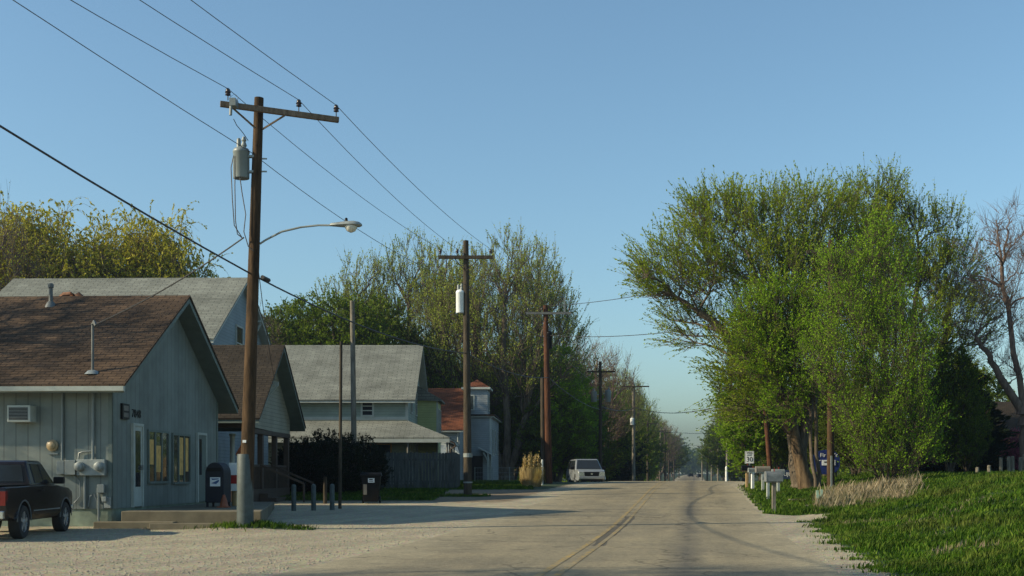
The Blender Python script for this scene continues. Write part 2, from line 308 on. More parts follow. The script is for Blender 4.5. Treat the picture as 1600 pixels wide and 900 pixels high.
class MB:
    def __init__(s): s.v = []; s.f = []
    def add(s, vs, fs):
        o = len(s.v); s.v += [tuple(x) for x in vs]; s.f += [tuple(i + o for i in f) for f in fs]; return s
    def box(s, x0, x1, y0, y1, z0, z1):
        return s.add([(x0, y0, z0), (x1, y0, z0), (x1, y1, z0), (x0, y1, z0), (x0, y0, z1), (x1, y0, z1), (x1, y1, z1), (x0, y1, z1)],
                     [(0, 3, 2, 1), (4, 5, 6, 7), (0, 1, 5, 4), (1, 2, 6, 5), (2, 3, 7, 6), (3, 0, 4, 7)])
    def cbox(s, c, d): return s.box(c[0] - d[0] / 2, c[0] + d[0] / 2, c[1] - d[1] / 2, c[1] + d[1] / 2, c[2] - d[2] / 2, c[2] + d[2] / 2)
    def beam(s, a, b, w, h, up=(0, 0, 1)):
        a = Vector(a); b = Vector(b); d = (b - a).normalized(); u = Vector(up)
        r = d.cross(u)
        if r.length < 1e-4: r = d.cross(Vector((0, 1, 0)))
        r.normalize(); u = r.cross(d)
        vs = [p + r * (sx * w / 2) + u * (sz * h / 2) for p in (a, b) for sx, sz in ((-1, -1), (1, -1), (1, 1), (-1, 1))]
        return s.add(vs, [(0, 3, 2, 1), (4, 5, 6, 7), (0, 1, 5, 4), (1, 2, 6, 5), (2, 3, 7, 6), (3, 0, 4, 7)][::1])
    def tube(s, pts, r, k=8, cap=True):
        pts = [Vector(p) for p in pts]; n = len(pts); rs = r if isinstance(r, (list, tuple)) else [r] * n
        ref = None; vs = []
        for i, p in enumerate(pts):
            d = (pts[min(i + 1, n - 1)] - pts[max(i - 1, 0)]).normalized()
            if ref is None: ref = Vector((1, 0, 0)) if abs(d.x) < .9 else Vector((0, 1, 0))
            a = d.cross(ref).normalized(); b = d.cross(a).normalized(); ref = -b if False else ref
            for j in range(k):
                t = 2 * math.pi * j / k; vs.append(p + (a * math.cos(t) + b * math.sin(t)) * rs[i])
        fs = [(i * k + j, i * k + (j + 1) % k, (i + 1) * k + (j + 1) % k, (i + 1) * k + j) for i in range(n - 1) for j in range(k)]
        if cap: fs += [tuple(range(k))[::-1], tuple((n - 1) * k + j for j in range(k))]
        return s.add(vs, fs)
    def lathe(s, prof, k=20, axis='z', c=(0, 0, 0), caps=True):
        """prof: [(r, h)]"""
        vs = []
        for r, h in prof:
            for j in range(k):
                t = 2 * math.pi * j / k; x, y = r * math.cos(t), r * math.sin(t)
                p = (x, y, h) if axis == 'z' else ((h, x, y) if axis == 'x' else (x, h, y)); vs.append((p[0] + c[0], p[1] + c[1], p[2] + c[2]))
        n = len(prof); fs = [(i * k + j, i * k + (j + 1) % k, (i + 1) * k + (j + 1) % k, (i + 1) * k + j) for i in range(n - 1) for j in range(k)]
        if caps: fs += [tuple(range(k))[::-1], tuple((n - 1) * k + j for j in range(k))]
        return s.add(vs, fs)
    def prism(s, poly, a, b, axis='y'):
        """poly: 2D outline extruded along axis from a to b"""
        n = len(poly); f = {'y': lambda p, t: (p[0], t, p[1]), 'x': lambda p, t: (t, p[0], p[1]), 'z': lambda p, t: (p[0], p[1], t)}[axis]
        vs = [f(p, a) for p in poly] + [f(p, b) for p in poly]
        return s.add(vs, [tuple(range(n))[::-1], tuple(range(n, 2 * n))] + [(i, (i + 1) % n, (i + 1) % n + n, i + n) for i in range(n)])
    def build(s, name, mat, parent=None, bevel=0, smooth=False, loc=None, rot=None, label=None):
        import bmesh
        me = bpy.data.meshes.new(name); me.from_pydata(s.v, [], s.f)
        bm = bmesh.new(); bm.from_mesh(me); bmesh.ops.recalc_face_normals(bm, faces=bm.faces); bm.to_mesh(me); bm.free()
        me.update(); auto_uv(me); me.materials.append(mat)
        o = bpy.data.objects.new(name, me); COL.objects.link(o)
        if parent: o.parent = parent
        if loc is not None: o.location = loc
        if rot is not None: o.rotation_euler = rot
        if smooth:
            me.polygons.foreach_set('use_smooth', [True] * len(me.polygons)); 
            try: me.set_sharp_from_angle(angle=math.radians(40))
            except Exception: pass
        if bevel:
            b = o.modifiers.new('bevel', 'BEVEL'); b.width = bevel; b.segments = 2; b.limit_method = 'ANGLE'; b.angle_limit = math.radians(35)
        if label: o['label'] = label
        return o
def tag(o, label, cat, group=None, kind=None):
    if label: o['label'] = label
    if cat: o['category'] = cat
    if group: o['group'] = group
    if kind: o['kind'] = kind
    return o
def thing(name, loc, label, cat, rz=0, group=None):
    o = bpy.data.objects.new(name, None); COL.objects.link(o); o.empty_display_size = .2
    o.location = loc; o.rotation_euler = (0, 0, rz); return tag(o, label, cat, group)
def copy_tree(o, parent=None):
    kids = list(o.children); c = o.copy(); COL.objects.link(c); c.parent = parent
    for k in kids: copy_tree(k, c)
    return c
def text(name, body, size, mat, parent, loc, rot, ext=.004, align='CENTER', xs=1):
    cu = bpy.data.curves.new(name, 'FONT'); cu.body = body; cu.size = size; cu.extrude = ext; cu.align_x = align; cu.align_y = 'CENTER'
    cu.materials.append(mat); o = bpy.data.objects.new(name, cu); COL.objects.link(o); o.parent = parent
    o.location = loc; o.rotation_euler = rot; o.scale = (xs, 1, 1); return o
R = math.radians

# ------------------------------------------------------------------ ground, road, markings
Ys = np.concatenate([np.arange(-60, 8, 4), np.arange(8, 82, .3), np.arange(82, 140, 2), np.arange(140, 700, 10), [750, 900, 1200, 1600, 2200, 3200]])
Ss = np.concatenate([[-2600, -1200, -500, -250, -120, -70, -50], np.arange(-40, -12, 1), np.arange(-12, -5.6, .3), [-5.4, -3.5, -1.9, 0, 1.0, 1.9], np.arange(2.1, 14, .25), np.arange(14, 40, 1), [50, 70, 120, 250, 500, 1200, 2600]])
def edge_s(Y): return np.interp(Y, [0, 14.6, 20, 28, 30.6, 31.2, 33.0, 33.8, 45, 60, 70, 100, 400], [2.4, 2.55, 2.76, 2.98, 3.1, 3.9, 3.9, 2.2, 2.3, 2.8, 3.1, 3.3, 3.5])
def grass_mask(X, Y):
    s = X - RD * Y
    right = sstep(-.12, .12, s - edge_s(Y))
    left = np.zeros_like(s)
    def patch(x0, x1, y0, y1, f=.35): return sstep(x0 - f, x0 + f, X) * (1 - sstep(x1 - f, x1 + f, X)) * sstep(y0 - f, y0 + f, Y) * (1 - sstep(y1 - f, y1 + f, Y))
    left = np.maximum(left, patch(-10, -2.8, 41.6, 75))
    left = np.maximum(left, patch(-6.6, -4.5, 26.2, 27.0, .2))
    left = np.maximum(left, patch(-3.2, -.9, 44.5, 46.6))
    left = np.maximum(left, sstep(-6.2, -7.2, s) * sstep(50, 54, Y))
    left = np.maximum(left, sstep(-14, -16, X) * sstep(30, 34, Y))
    return np.maximum(right, left)
def build_ground():
    S, Y = np.meshgrid(Ss, Ys); X = S + RD * Y; Z = gz(X, Y)
    V = np.stack([X, Y, Z], -1).reshape(-1, 3); ny, ns = S.shape
    i = np.arange(ny * ns).reshape(ny, ns); Fc = np.stack([i[:-1, :-1], i[:-1, 1:], i[1:, 1:], i[1:, :-1]], -1).reshape(-1, 4)
    me = fast_mesh('ground', V, Fc, 4); me.polygons.foreach_set('use_smooth', [True] * len(me.polygons))
    a = me.attributes.new('grass', 'FLOAT', 'POINT'); a.data.foreach_set('value', grass_mask(V[:, 0], V[:, 1]).astype(np.float32))
    s = V[:, 0] - RD * V[:, 1]
    soil = np.maximum(sstep(38, 42, V[:, 1]) * sstep(-5.8, -7.0, s) * .75, sstep(2.6, 3.4, s) * .8 * (1 - sstep(30, 30.6, V[:, 1]) * (1 - sstep(33.4, 34, V[:, 1]))))
    a = me.attributes.new('soil', 'FLOAT', 'POINT'); a.data.foreach_set('value', soil.astype(np.float32))
    me.materials.append(M['ground']); o = bpy.data.objects.new('ground', me); COL.objects.link(o); o['kind'] = 'structure'
def strip(name, s0, s1, mat, dz, y0=-60, y1=3200, ns=2):
    yy = Ys[(Ys >= y0) & (Ys <= y1)]
    V = []; 
    for y in yy:
        for k in range(ns):
            s_ = s0 + (s1 - s0) * k / (ns - 1); V.append((s_ + RD * y, y, float(road_z(y)) + dz))
    V = np.array(V); i = np.arange(len(yy) * ns).reshape(len(yy), ns)
    Fc = np.stack([i[:-1, :-1], i[:-1, 1:], i[1:, 1:], i[1:, :-1]], -1).reshape(-1, 4)
    me = fast_mesh(name, V, Fc, 4); me.polygons.foreach_set('use_smooth', [True] * len(me.polygons)); me.materials.append(mat)
    o = bpy.data.objects.new(name, me); COL.objects.link(o); o['kind'] = 'structure'; return o
build_ground()
strip('road', -5.4, 1.9, M['road'], .006)
strip('road_marking', -2.04, -1.94, M['line'], .011, 8)
strip('road_marking', -1.80, -1.71, M['line2'], .011, 8)

# ------------------------------------------------------------------ buildings
def gable_roof(root, xl, xr, y0, y1, ze, zr, ov_eave, ov_rake, mat, trim, th=.06, tt=.16, yr=None):
    """ridge along x from xl to xr; eaves over y0 and y1 at height ze (underside line at the wall)"""
    yr = (y0 + y1) / 2 if yr is None else yr
    ra, rb = xl - ov_rake, xr + ov_rake
    top = MB(); under = MB()
    for ye, sg in ((y0, -1), (y1, 1)):
        run = abs(yr - ye); sl = (zr - ze) / run; yo = ye + sg * ov_eave; zo = ze - sl * ov_eave
        for mb, d0, d1, g_ in ((top, tt, tt + th, .03), (under, 0, tt, 0)):
            a0 = (zr + d0, zo + d0); a1 = (zr + d1, zo + d1); yo2 = yo + sg * g_
            zo_ = a0[1] - sl * g_; zo1 = a1[1] - sl * g_
            vs = [(x, y, z) for x in (ra - g_, rb + g_) for y, z in ((yr, a0[0]), (yo2, zo_), (yo2, zo1), (yr, a1[0]))]
            mb.add(vs, [(0, 1, 2, 3), (4, 7, 6, 5), (0, 4, 5, 1), (1, 5, 6, 2), (2, 6, 7, 3)])
    r = top.build('roof', mat, root); u = under.build('roof_trim', trim, r); return r
def gable_walls(root, xl, xr, y0, y1, zb, ze, zr, mat, name='wall', yr=None):
    yr = (y0 + y1) / 2 if yr is None else yr
    return MB().prism([(y0, zb), (y1, zb), (y1, ze), (yr, zr), (y0, ze)], xl, xr, 'x').build(name, mat, root)
def win(root, face, a0, a1, z0, z1, off, mull_v=0, mull_h=1, fr=.07, mat=None, glass=None, name='window'):
    """window lying on a wall: face '-y' (a is x) or '+x' (a is y); off is the wall plane"""
    mat = mat or M['trim_white']; glass = glass or M['glass']; m = MB(); gl = MB()
    def bx(mb, a, b, c, d, t0, t1):
        if face == '-y': mb.box(a, b, off - t1, off - t0, c, d)
        else: mb.box(off + t0, off + t1, a, b, c, d)
    bx(m, a0 - fr, a0, z0 - fr, z1 + fr, 0, .05); bx(m, a1, a1 + fr, z0 - fr, z1 + fr, 0, .05)
    bx(m, a0, a1, z1, z1 + fr, 0, .05); bx(m, a0 - .0, a1 + .0, z0 - fr, z0, 0, .07)
    for k in range(mull_v):
        c = a0 + (a1 - a0) * (k + 1) / (mull_v + 1); bx(m, c - .03, c + .03, z0, z1, .003, .04)
    for k in range(mull_h):
        c = z0 + (z1 - z0) * (k + 1) / (mull_h + 1); bx(m, a0, a1, c - .025, c + .025, .004, .042)
    bx(gl, a0, a1, z0, z1, .001, .015)
    w = m.build(name, mat, root); gl.build('pane', glass, w); return w

# --- the small green-grey office with the brown roof (nearest building)
TH = math.atan2(.0459, 1)
po = thing('office_building', (-9.72, 28, 0), 'pale green single storey building with brown shingle roof beside the parked pickup', 'building', -TH)
PL, PW = -13.0, 8.5
def po_v(px):   # local y on the gable wall seen at photo column px
    lo, hi = 0., 9.
    for _ in range(40):
        mid = (lo + hi) / 2; x = -9.72 + math.sin(TH) * mid; y = 28 + math.cos(TH) * mid
        if 800 + F * x / y < px: lo = mid
        else: hi = mid
    return lo
def po_z(px, py):
    v = po_v(px); return PZ_(py, 28 + math.cos(TH) * v)
ZE, ZR = 3.55, 6.05
gable_walls(po, PL, 0, 0, PW, .44, ZE, ZR, M['siding_po'])
MB().box(PL, -.03, .03, PW - .03, -.6, .44).build('foundation', M['block'], po)
po_roof = gable_roof(po, PL, 0, 0, PW, ZE, ZR + .02, .55, .5, M['shingle_brown'], M['trim_dim'])
sl = (ZR - ZE) / (PW / 2)
gut = MB(); zg = ZE - sl * .55 + .09
gut.prism([(-.55 - .13, zg + .06), (-.55 - .12, zg - .05), (-.55 - .03, zg - .07), (-.552, zg + .06)], PL - .5, .54, 'x').build('gutter', M['trim_white'], po)
# corner boards
MB().box(-.09, .02, -.02, .0, .44, ZE).box(.0, .02, -.02, .09, .44, ZE).build('corner_board', M['trim_dim'], po)
MB().box(0, .02, PW - .12, PW, .44, ZE).build('corner_board', M['trim_dim'], po)
# front doors and windows
def po_door(px0, px1, pyt, label, glass_full):
    v0, v1 = po_v(px0), po_v(px1); zt = po_z((px0 + px1) / 2, pyt)
    d = MB().box(0.001, .05, v0, v1, .46, zt).build('door', M['trim_white'] if glass_full else M['trim_dim'], po, label=label)
    w = v1 - v0
    fr = MB().box(.001, .075, v0 - .07, v0, .44, zt + .07).box(.001, .075, v1, v1 + .07, .44, zt + .07).box(.001, .075, v0, v1, zt, zt + .07)
    fr.build('door_frame', M['trim_white'], d)
    if glass_full: MB().box(.05, .056, v0 + w * .2, v1 - w * .2, zt - 1.55, zt - .12).build('pane', M['glass'], d)
    else:
        MB().box(.05, .056, v0 + w * .15, v0 + w * .45, zt - 1.2, zt - .12).build('pane', M['glass'], d)
    MB().box(.056, .12, v1 - .1, v1 - .06, 1.4, 1.52).build('door_handle', M['steel'], d)
po_door(206, 219, 666, 'white door with a tall dark glass strip', True)
po_door(307, 319, 680, 'weathered grey-green door', False)
for a, b, t, bt in ((231, 261, 676, 752), (269, 295, 681, 753)):
    z1 = po_z((a + b) / 2, t); z0 = po_z((a + b) / 2, bt)
    w = win(po, '+x', po_v(a), po_v(b), z0, z1, 0, 2, 0, .06, M['trim_dim'], M['glass_warm'])
    v0, v1 = po_v(a), po_v(b); q = (v1 - v0) / 3  # thin tan panels added over the glass as painted reflections
    if a == 231: MB().box(.0155, .017, v0 + .03, v0 + q * .8, z0 + .45, z1 - .2).build('painted_reflection', M['painted_reflection'], w); MB().box(.0155, .017, v0 + q * 1.15, v0 + q * 1.9, z0 + .25, z1 - .35).build('painted_reflection', M['painted_reflection'], w)
    else: MB().box(.0155, .017, v0 + q * 1.1, v0 + q * 1.85, z0 + .2, z1 - .05).build('painted_reflection', M['painted_reflection'], w); MB().box(.0155, .017, v0 + q * 2.3, v0 + q * 2.8, z0 + .3, z1 - .05).build('painted_reflection', M['painted_reflection'], w)
# notice board and house number
va, vb = po_v(188), po_v(199)
nb = MB().box(.001, .06, va, vb, po_z(194, 655), po_z(194, 631)).build('notice_board', M['black'], po)
MB().box(.06, .064, va + .08, vb - .08, po_z(194, 642), po_z(194, 634)).box(.06, .064, va + .08, vb - .08, po_z(194, 652), po_z(194, 645)).build('notice', M['soffit_dark'], nb)
text('house_number', '7848', .30, M['black'], po, (.012, (po_v(206) + po_v(219)) / 2, po_z(212, 647)), (R(90), 0, R(90)), .006, xs=1.05)
# roof furniture
def on_roof(x, v): return ZE + sl * v + .22 if v < PW / 2 else ZR + .22
rx = -13.2
vp = MB().lathe([(.17, -.05), (.10, .1), (.055, .14), (.05, .50), (.075, .51), (.08, .60), (.05, .63)], 14)
vpo = vp.build('vent_pipe', M['dull'], po_roof, smooth=True, loc=(-3.2, PW / 2 - .55, on_roof(0, PW / 2 - .55) - .02))
MB().box(-.32, .32, -.2, .2, -.03, .01).build('flashing', M['steel'], vpo, rot=(math.atan(sl), 0, 0))
MB().tube([(-.33, 0, .05), (-.2, 0, .16), (0, 0, .17), (.2, 0, .17), (.33, 0, .05)], .09, 8).build('ridge_vent', M['rust'], po_roof, loc=(-3.0, PW / 2 + .30, ZR + .15), smooth=True)
mv = .0; mast = MB().tube([(0, 0, -.1), (0, 0, 1.15)], .035, 8).tube([(0, 0, 1.15), (.05, -.04, 1.22), (.12, -.08, 1.12)], .045, 8)
MASTL = (-.48, mv, on_roof(0, mv)); masto = mast.build('service_mast', M['dull'], po_roof, loc=MASTL, smooth=True)
MB().lathe([(.2, -.06), (.12, .03), (.05, .05)], 10).build('flashing', M['steel'], masto, smooth=True)
# wall furniture on the near wall: x local from photo columns (wall plane Y=28)
def nx(px): return PX(px, 28) + 9.72
def nz(py): return PZ_(py, 28)
ac = MB().box(nx(18), nx(55), -.34, 0, nz(660), nz(634)).build('air_conditioner', M['trim_white'], po, bevel=.015)
MB().box(nx(21), nx(51), -.347, -.335, nz(657), nz(637)).build('grille', M['black'], ac)
sl_ = MB()
for k in range(9): sl_.box(nx(21), nx(51), -.352, -.3471, nz(656) + k * .035, nz(656) + k * .035 + .012)
sl_.build('louvre', M['greybox'], ac)
lm = MB().lathe([(.14, 0), (.145, -.05), (.10, -.07), (.09, -.11), (.03, -.14)], 20, 'y').build('wall_lamp', M['cream_metal'], po, loc=(nx(81), -.0, nz(696)), smooth=True)
MB().box(nx(74), nx(90), -.05, 0, nz(710), nz(708)).build('ledge', M['greybox'], po)
mc = MB().box(nx(91), nx(103), -.16, 0, nz(741), nz(720)).box(nx(104), nx(121), -.17, 0, nz(742), nz(719)).build('fuse_box', M['greybox'], po, bevel=.01)
mt = MB().box(nx(122), nx(167), -.14, 0, nz(743), nz(718)).build('meter_panel', M['steel'], po, bevel=.01)
for c in (128, 159):
    MB().lathe([(.12, -.14), (.12, -.19), (.105, -.20), (.10, -.27), (.04, -.3)], 18, 'y').build('meter', M['steel'], mt, loc=(nx(c), 0, nz(729)), smooth=True)
cd = MB().tube([(nx(97), -.05, nz(719)), (nx(97), -.05, ZE - .25)], .03, 8).tube([(nx(146), -.05, nz(718)), (nx(146), -.05, ZE - .25)], .035, 8)
cd.tube([(nx(123), -.05, nz(718)), (nx(124), -.05, nz(708)), (nx(130), -.05, nz(706)), (nx(143), -.05, nz(705))], .02, 6)
cd.tube([(nx(133), -.04, nz(743)), (nx(133), -.04, nz(795))], .035, 8).tube([(nx(155), -.05, nz(757)), (nx(155), -.05, -.1)], .025, 8)
cd.tube([(nx(114), -.04, nz(742)), (nx(125), -.04, nz(752)), (nx(126), -.04, nz(775)), (nx(116), -.04, nz(786))], .015, 6)
cd.tube([(nx(138), -.03, nz(792)), (nx(141), -.03, nz(775)), (nx(147), -.03, nz(771)), (nx(152), -.03, nz(784))], .012, 6)
cd.build('conduit', M['greybox'], po, smooth=True)
MB().box(nx(154), nx(165), -.11, 0, nz(770), nz(757)).build('junction_box', M['greybox'], po, bevel=.01)
MB().box(nx(161), nx(168), -.10, 0, nz(784), nz(776)).box(nx(163), nx(174), -.04, 0, nz(794), nz(777)).build('gas_meter', M['steel'], po, bevel=.01)

# stoop, step and parking block in front of it
st = thing('stoop', (-9.35, 27.55, 0), 'long concrete stoop running along the green building below its two doors', 'stoop')
MB().prism([(0, 0), (3.35, 0), (1.75, 9.3), (0, 9.3)], -.3, .40, 'z').build('platform', M['concrete'], st, bevel=.02)
MB().box(-.55, 1.35, -.32, -.004, -.3, .16).build('step', M['concrete'], st, bevel=.02, label='low broken end step')
pb = MB().prism([(-.12, -.08), (.12, -.08), (.085, .12), (-.085, .12)], -.85, .65, 'x').build('parking_block', M['concrete'], loc=(-7.55, 26.75, .03), bevel=.02, rot=(0, 0, R(2)))
tag(pb, 'pale concrete parking block on the gravel in front of the stoop', 'parking block')

# --- the large grey-roofed house behind it
hb = thing('grey_roof_house', (-11.9, 45, 0), 'tall blue-sided house with long grey roof rising behind the brown roof', 'house', R(-1.5))
gable_walls(hb, -9.6, 0, 0, 10, 0, 6.6, 9.6, M['siding_blue'])
gable_roof(hb, -9.6, 0, 0, 10, 6.6, 9.62, .4, .35, M['shingle_grey'], M['trim_white'], .05, .14)
MB().beam((.0, 7.2, 8.2), (.34, 7.2, 8.2), .08, .1).beam((.02, 7.2, 7.5), (.34, 7.2, 8.1), .08, .08).build('bracket', M['trim_white'], hb)
win(hb, '+x', 4.2, 5.2, 6.2, 7.6, 0)

# --- the bungalow with the deep gable and porch
bg_ = thing('bungalow', (-8.95, 39.1, .2), 'cream gabled bungalow with dark roof and open porch behind the utility pole', 'house', R(-1.2))
BW = 6.6
sb = (5.75 - 3.35) / (BW / 2)
MB().prism([(0, 2.72), (BW, 2.62), (BW, 3.2), (BW / 2, 5.62), (0, 3.2)], -.16, 0, 'x').build('gable_wall', M['siding_tan'], bg_)
gable_roof(bg_, -8, 0, 0, BW, 3.2, 5.64, .55, .5, M['shingle_dark'], M['trim_dim'], .06, .14)
MB().box(-.2, .02, -.02, BW + .02, 2.5, 2.66).box(-8, -.2, -.04, .1, 2.66, 3.05).build('porch_beam', M['darkwood'], bg_)
MB().box(-8, -3.0, .0, BW, .0, 3.2).build('wall', M['siding_tan'], bg_)
MB().box(-3.0, 0, .02, BW - .02, -.6, .55).build('porch_floor', M['darkwood'], bg_)
for y in (.12, 2.2, 4.4, BW - .12):
    MB().box(-.2, -.02, y - .11, y + .11, .55, 2.5).build('porch_post', M['darkwood'], bg_)
for y in (1.35, 3.5, 5.4):
    MB().lathe([(.13, .55), (.13, .62), (.09, .66), (.085, 2.4), (.12, 2.44), (.12, 2.5)], 12).build('column', M['trim_white'], bg_, loc=(-.9, y, 0), smooth=True)
rl = MB().box(-.14, -.08, .2, BW - .2, 1.35, 1.42)
for k in range(34): rl.box(-.13, -.09, .3 + k * .18, .34 + k * .18, .55, 1.35)
rl.build('porch_railing', M['darkwood'], bg_)
win(bg_, '-y', -4.6, -3.6, 1.3, 2.6, 0, name='window')
dr = MB().box(-2.999, -2.95, 1.2, 2.1, .55, 2.6).build('door', M['trim_white'], bg_)
MB().box(-2.95, -2.94, 1.35, 1.95, 1.4, 2.45).build('pane', M['glass'], dr)
br = MB().beam((.0, 2.35, 4.35), (.5, 2.35, 4.35), .09, .1).beam((.05, 2.35, 3.75), (.05, 2.35, 4.35), .09, .08).beam((.05, 2.35, 3.8), (.48, 2.35, 4.3), .08, .08)
br.build('bracket', M['trim_white'], bg_)
sh = MB()
for k in range(5): sh.box(.02 + k * .3, .32 + k * .3, 1.5, 3.1, -.6, .4 - k * .15)
sh.build('stairs', M['darkwood'], bg_)
MB().beam((.05, 3.15, 1.4), (1.6, 3.15, .75), .05, .07).beam((1.6, 3.15, .75), (1.6, 3.15, -.2), .06, .06).build('stair_rail', M['darkwood'], bg_)
MB().beam((.05, 1.45, 1.4), (1.6, 1.45, .75), .05, .07).beam((1.6, 1.45, .75), (1.6, 1.45, -.2), .06, .06).build('stair_rail', M['darkwood'], bg_)

# --- mint house with the wrap-around porch roof
hc = thing('farmhouse', (-5.43, 60, .6), 'mint two storey house with pale grey roof and wraparound porch behind the plank fence', 'house')
CW = 10.0; e_, r_ = 4.62, 7.75
gable_walls(hc, -10.5, 0, 0, CW, -.4, e_, r_, M['siding_mint'])
gable_roof(hc, -10.5, 0, 0, CW, e_, r_ + .02, .4, .4, M['shingle_grey'], M['trim_white'], .05, .13)
MB().box(-10.5, .02, -.025, -.002, 3.5, 3.66).build('band_board', M['trim_white'], hc)
MB().box(-.12, .02, -.024, -.001, 3.66, e_ - .1).box(.001, .022, -.02, .12, -.2, e_).build('corner_board', M['trim_white'], hc)
win(hc, '-y', -2.35, -1.85 + .0, 3.75, 4.45, 0, 0, 2, .1)
for y in (1.6, 4.6, 7.6): win(hc, '+x', y, y + .8, 4.0, 5.2, 0)
win(hc, '+x', 4.5, 5.4, 5.7, 6.6, 0)
for y in (1.6, 5): win(hc, '+x', y, y + .9, .9, 2.4, 0)
# porch roof: hip around two sides
pr = MB(); zt, zb, d = 3.46, 2.52, 2.3
A = [(-10.5, -.002, zt), (.002, -.002, zt), (d, -d, zb), (-10.5, -d, zb)]
B = [(.002, -.002, zt), (.002, 7, zt), (d, 7, zb), (d, -d, zb)]
for q in (A, B):
    lo = [(x, y, z - .08) for x, y, z in q]
    pr.add(q + lo, [(0, 1, 2, 3), (7, 6, 5, 4), (0, 4, 5, 1), (1, 5, 6, 2), (2, 6, 7, 3), (3, 7, 4, 0)])
pro = pr.build('porch_roof', M['shingle_grey'], hc)
MB().box(-10.5, d, -d - .02, -d + .06, zb - .26, zb - .085).box(d - .06, d + .02, -d + .06, 7, zb - .26, zb - .085).build('porch_gutter', M['trim_white'], pro)
MB().box(-10.5, d - .1, -d + .15, -.01, zb - .12, zb - .09).build('porch_ceiling', M['soffit_dark'], pro)
MB().box(-10.5, d, -d, -.01, -.9, .15).box(0.01, d, -.01, 7, -.9, .15).build('porch_floor', M['darkwood'], hc)
for x in (-9, -6.5, -4.2, -2.0, 0.2, d - .12):
    MB().lathe([(.07, .15), (.06, .4), (.045, .6), (.045, 2.1), (.07, 2.3)], 10).build('porch_post', M['soffit_dark'], hc, loc=(x, -d + .12, 0), smooth=True)
for y in (.2, 2.4, 4.6):
    MB().lathe([(.07, .15), (.045, .6), (.045, 2.1), (.07, 2.3)], 10).build('porch_post', M['soffit_dark'], hc, loc=(d - .12, y, 0), smooth=True)
win(hc, '-y', -1.9, -.9, .9, 2.2, 0, mat=M['wood_tan']); win(hc, '-y', -5.9, -4.9, .9, 2.2, 0, mat=M['wood_tan'])
MB().tube([(d + .05, -d - .02, zb - .18), (d + .25, -d - .02, zb - .3), (d + .3, -d, zb - .45), (d + .05, -d + .06, zb - .6), (d + .02, -d + .08, -.6)], .045, 8).build('downspout', M['darkwood'], pro, smooth=True)
# bay wing on the road side
by = MB().box(.001, 1.15, 6.2, 9.2, -.4, 4.95).build('bay_wall', M['siding_yellow'], hc)
MB().add([(-.0, 6.0, 5.75), (.0, 9.4, 5.75), (1.4, 9.4, 4.95), (1.4, 6.0, 4.95), (0, 6.0, 4.9), (0, 9.4, 4.9), (1.4, 9.4, 4.85), (1.4, 6.0, 4.85)],
         [(0, 1, 2, 3), (7, 6, 5, 4), (0, 3, 7, 4), (3, 2, 6, 7), (2, 1, 5, 6), (1, 0, 4, 5)]).build('bay_roof', M['shingle_grey'], hc)
win(hc, '+x', 6.7, 7.5, 3.0, 4.4, 1.15); win(hc, '+x', 8.0, 8.8, 3.0, 4.4, 1.15)
MB().box(1.09, 1.17, 6.18, 6.3, -.4, 4.95).build('corner_board', M['trim_white'], hc)

# --- red-roofed house with the square cupola
hd = thing('red_roof_house', (-3.37, 74, .8), 'white house with red-brown roof and small square turret beyond the plank fence', 'house', R(-3.0))
gable_walls(hd, -5.5, 0, 0, 9, -.4, 3.3, 6.3, M['siding_white'], yr=6.5)
gable_roof(hd, -5.5, 0, 0, 9, 3.3, 6.3, .3, .25, M['shingle_red'], M['trim_white'], .05, .12, yr=6.5)
MB().box(-.1, 1.75, 3.8, 11.8, -.4, 4.3).build('wing_wall', M['siding_white'], hd)
MB().box(-.25, 1.95, 3.65, 12.0, 4.3, 4.38).build('cornice', M['trim_white'], hd)
MB().box(-.32, 2.02, 3.58, 12.07, 4.381, 4.5).build('wing_roof', M['shingle_dark'], hd)
MB().box(-.05, 1.5, 4.0, 6.2, 4.5, 6.2).build('turret_wall', M['siding_white'], hd)
MB().box(-.25, 1.7, 3.8, 6.4, 6.2, 6.34).build('turret_cornice', M['trim_white'], hd)
MB().add([(-.22, 3.82, 6.341), (1.67, 3.82, 6.341), (1.67, 6.38, 6.341), (-.22, 6.38, 6.341), (.72, 5.1, 6.95)], [(0, 3, 2, 1), (0, 1, 4), (1, 2, 4), (2, 3, 4), (3, 0, 4)]).build('turret_roof', M['shingle_red'], hd)
win(hd, '-y', .25, .55, 4.85, 5.75, 4.0, 0, 0, .08); win(hd, '+x', 4.7, 5.4, 4.85, 5.75, 1.5)
MB().box(1.66, 1.775, 3.78, 3.799, -.4, 4.3).build('corner_board', M['trim_white'], hd)
for y in (5.0, 7.6, 10): win(hd, '+x', y, y + .7, 1.9, 3.5, 1.75, 0, 1, .06)
MB().add([(1.0, 2.4, 2.25), (2.0, 2.4, 1.75), (2.0, 3.8, 1.75), (1.0, 3.8, 2.25), (1.0, 2.4, 2.17), (2.0, 2.4, 1.67), (2.0, 3.8, 1.67), (1.0, 3.8, 2.17)], [(0, 1, 2, 3), (7, 6, 5, 4), (0, 4, 5, 1), (1, 5, 6, 2), (2, 6, 7, 3), (3, 7, 4, 0)]).build('entry_roof', M['trim_white'], hd)
MB().box(1.6, 1.72, 2.45, 2.57, -.3, 1.85).beam((1.35, 2.5, 1.9), (1.62, 2.5, 1.4), .08, .08).build('entry_post', M['trim_white'], hd)
MB().box(.3, 1.2, 3.76, 3.8, -.1, 1.7).build('entry_door', M['dark'], hd)
MB().add([(-1.9, -1.5, 2.05), (-.2, -1.5, 2.05), (.2, -2.0, 1.72), (-2.2, -2.0, 1.72), (-1.9, -.01, 2.5), (-.2, -.01, 2.5)], [(0, 1, 2, 3), (0, 4, 5, 1), (4, 0, 3), (5, 2, 1), (3, 2, 5, 4)]).build('side_porch_roof', M['trim_white'], hd)
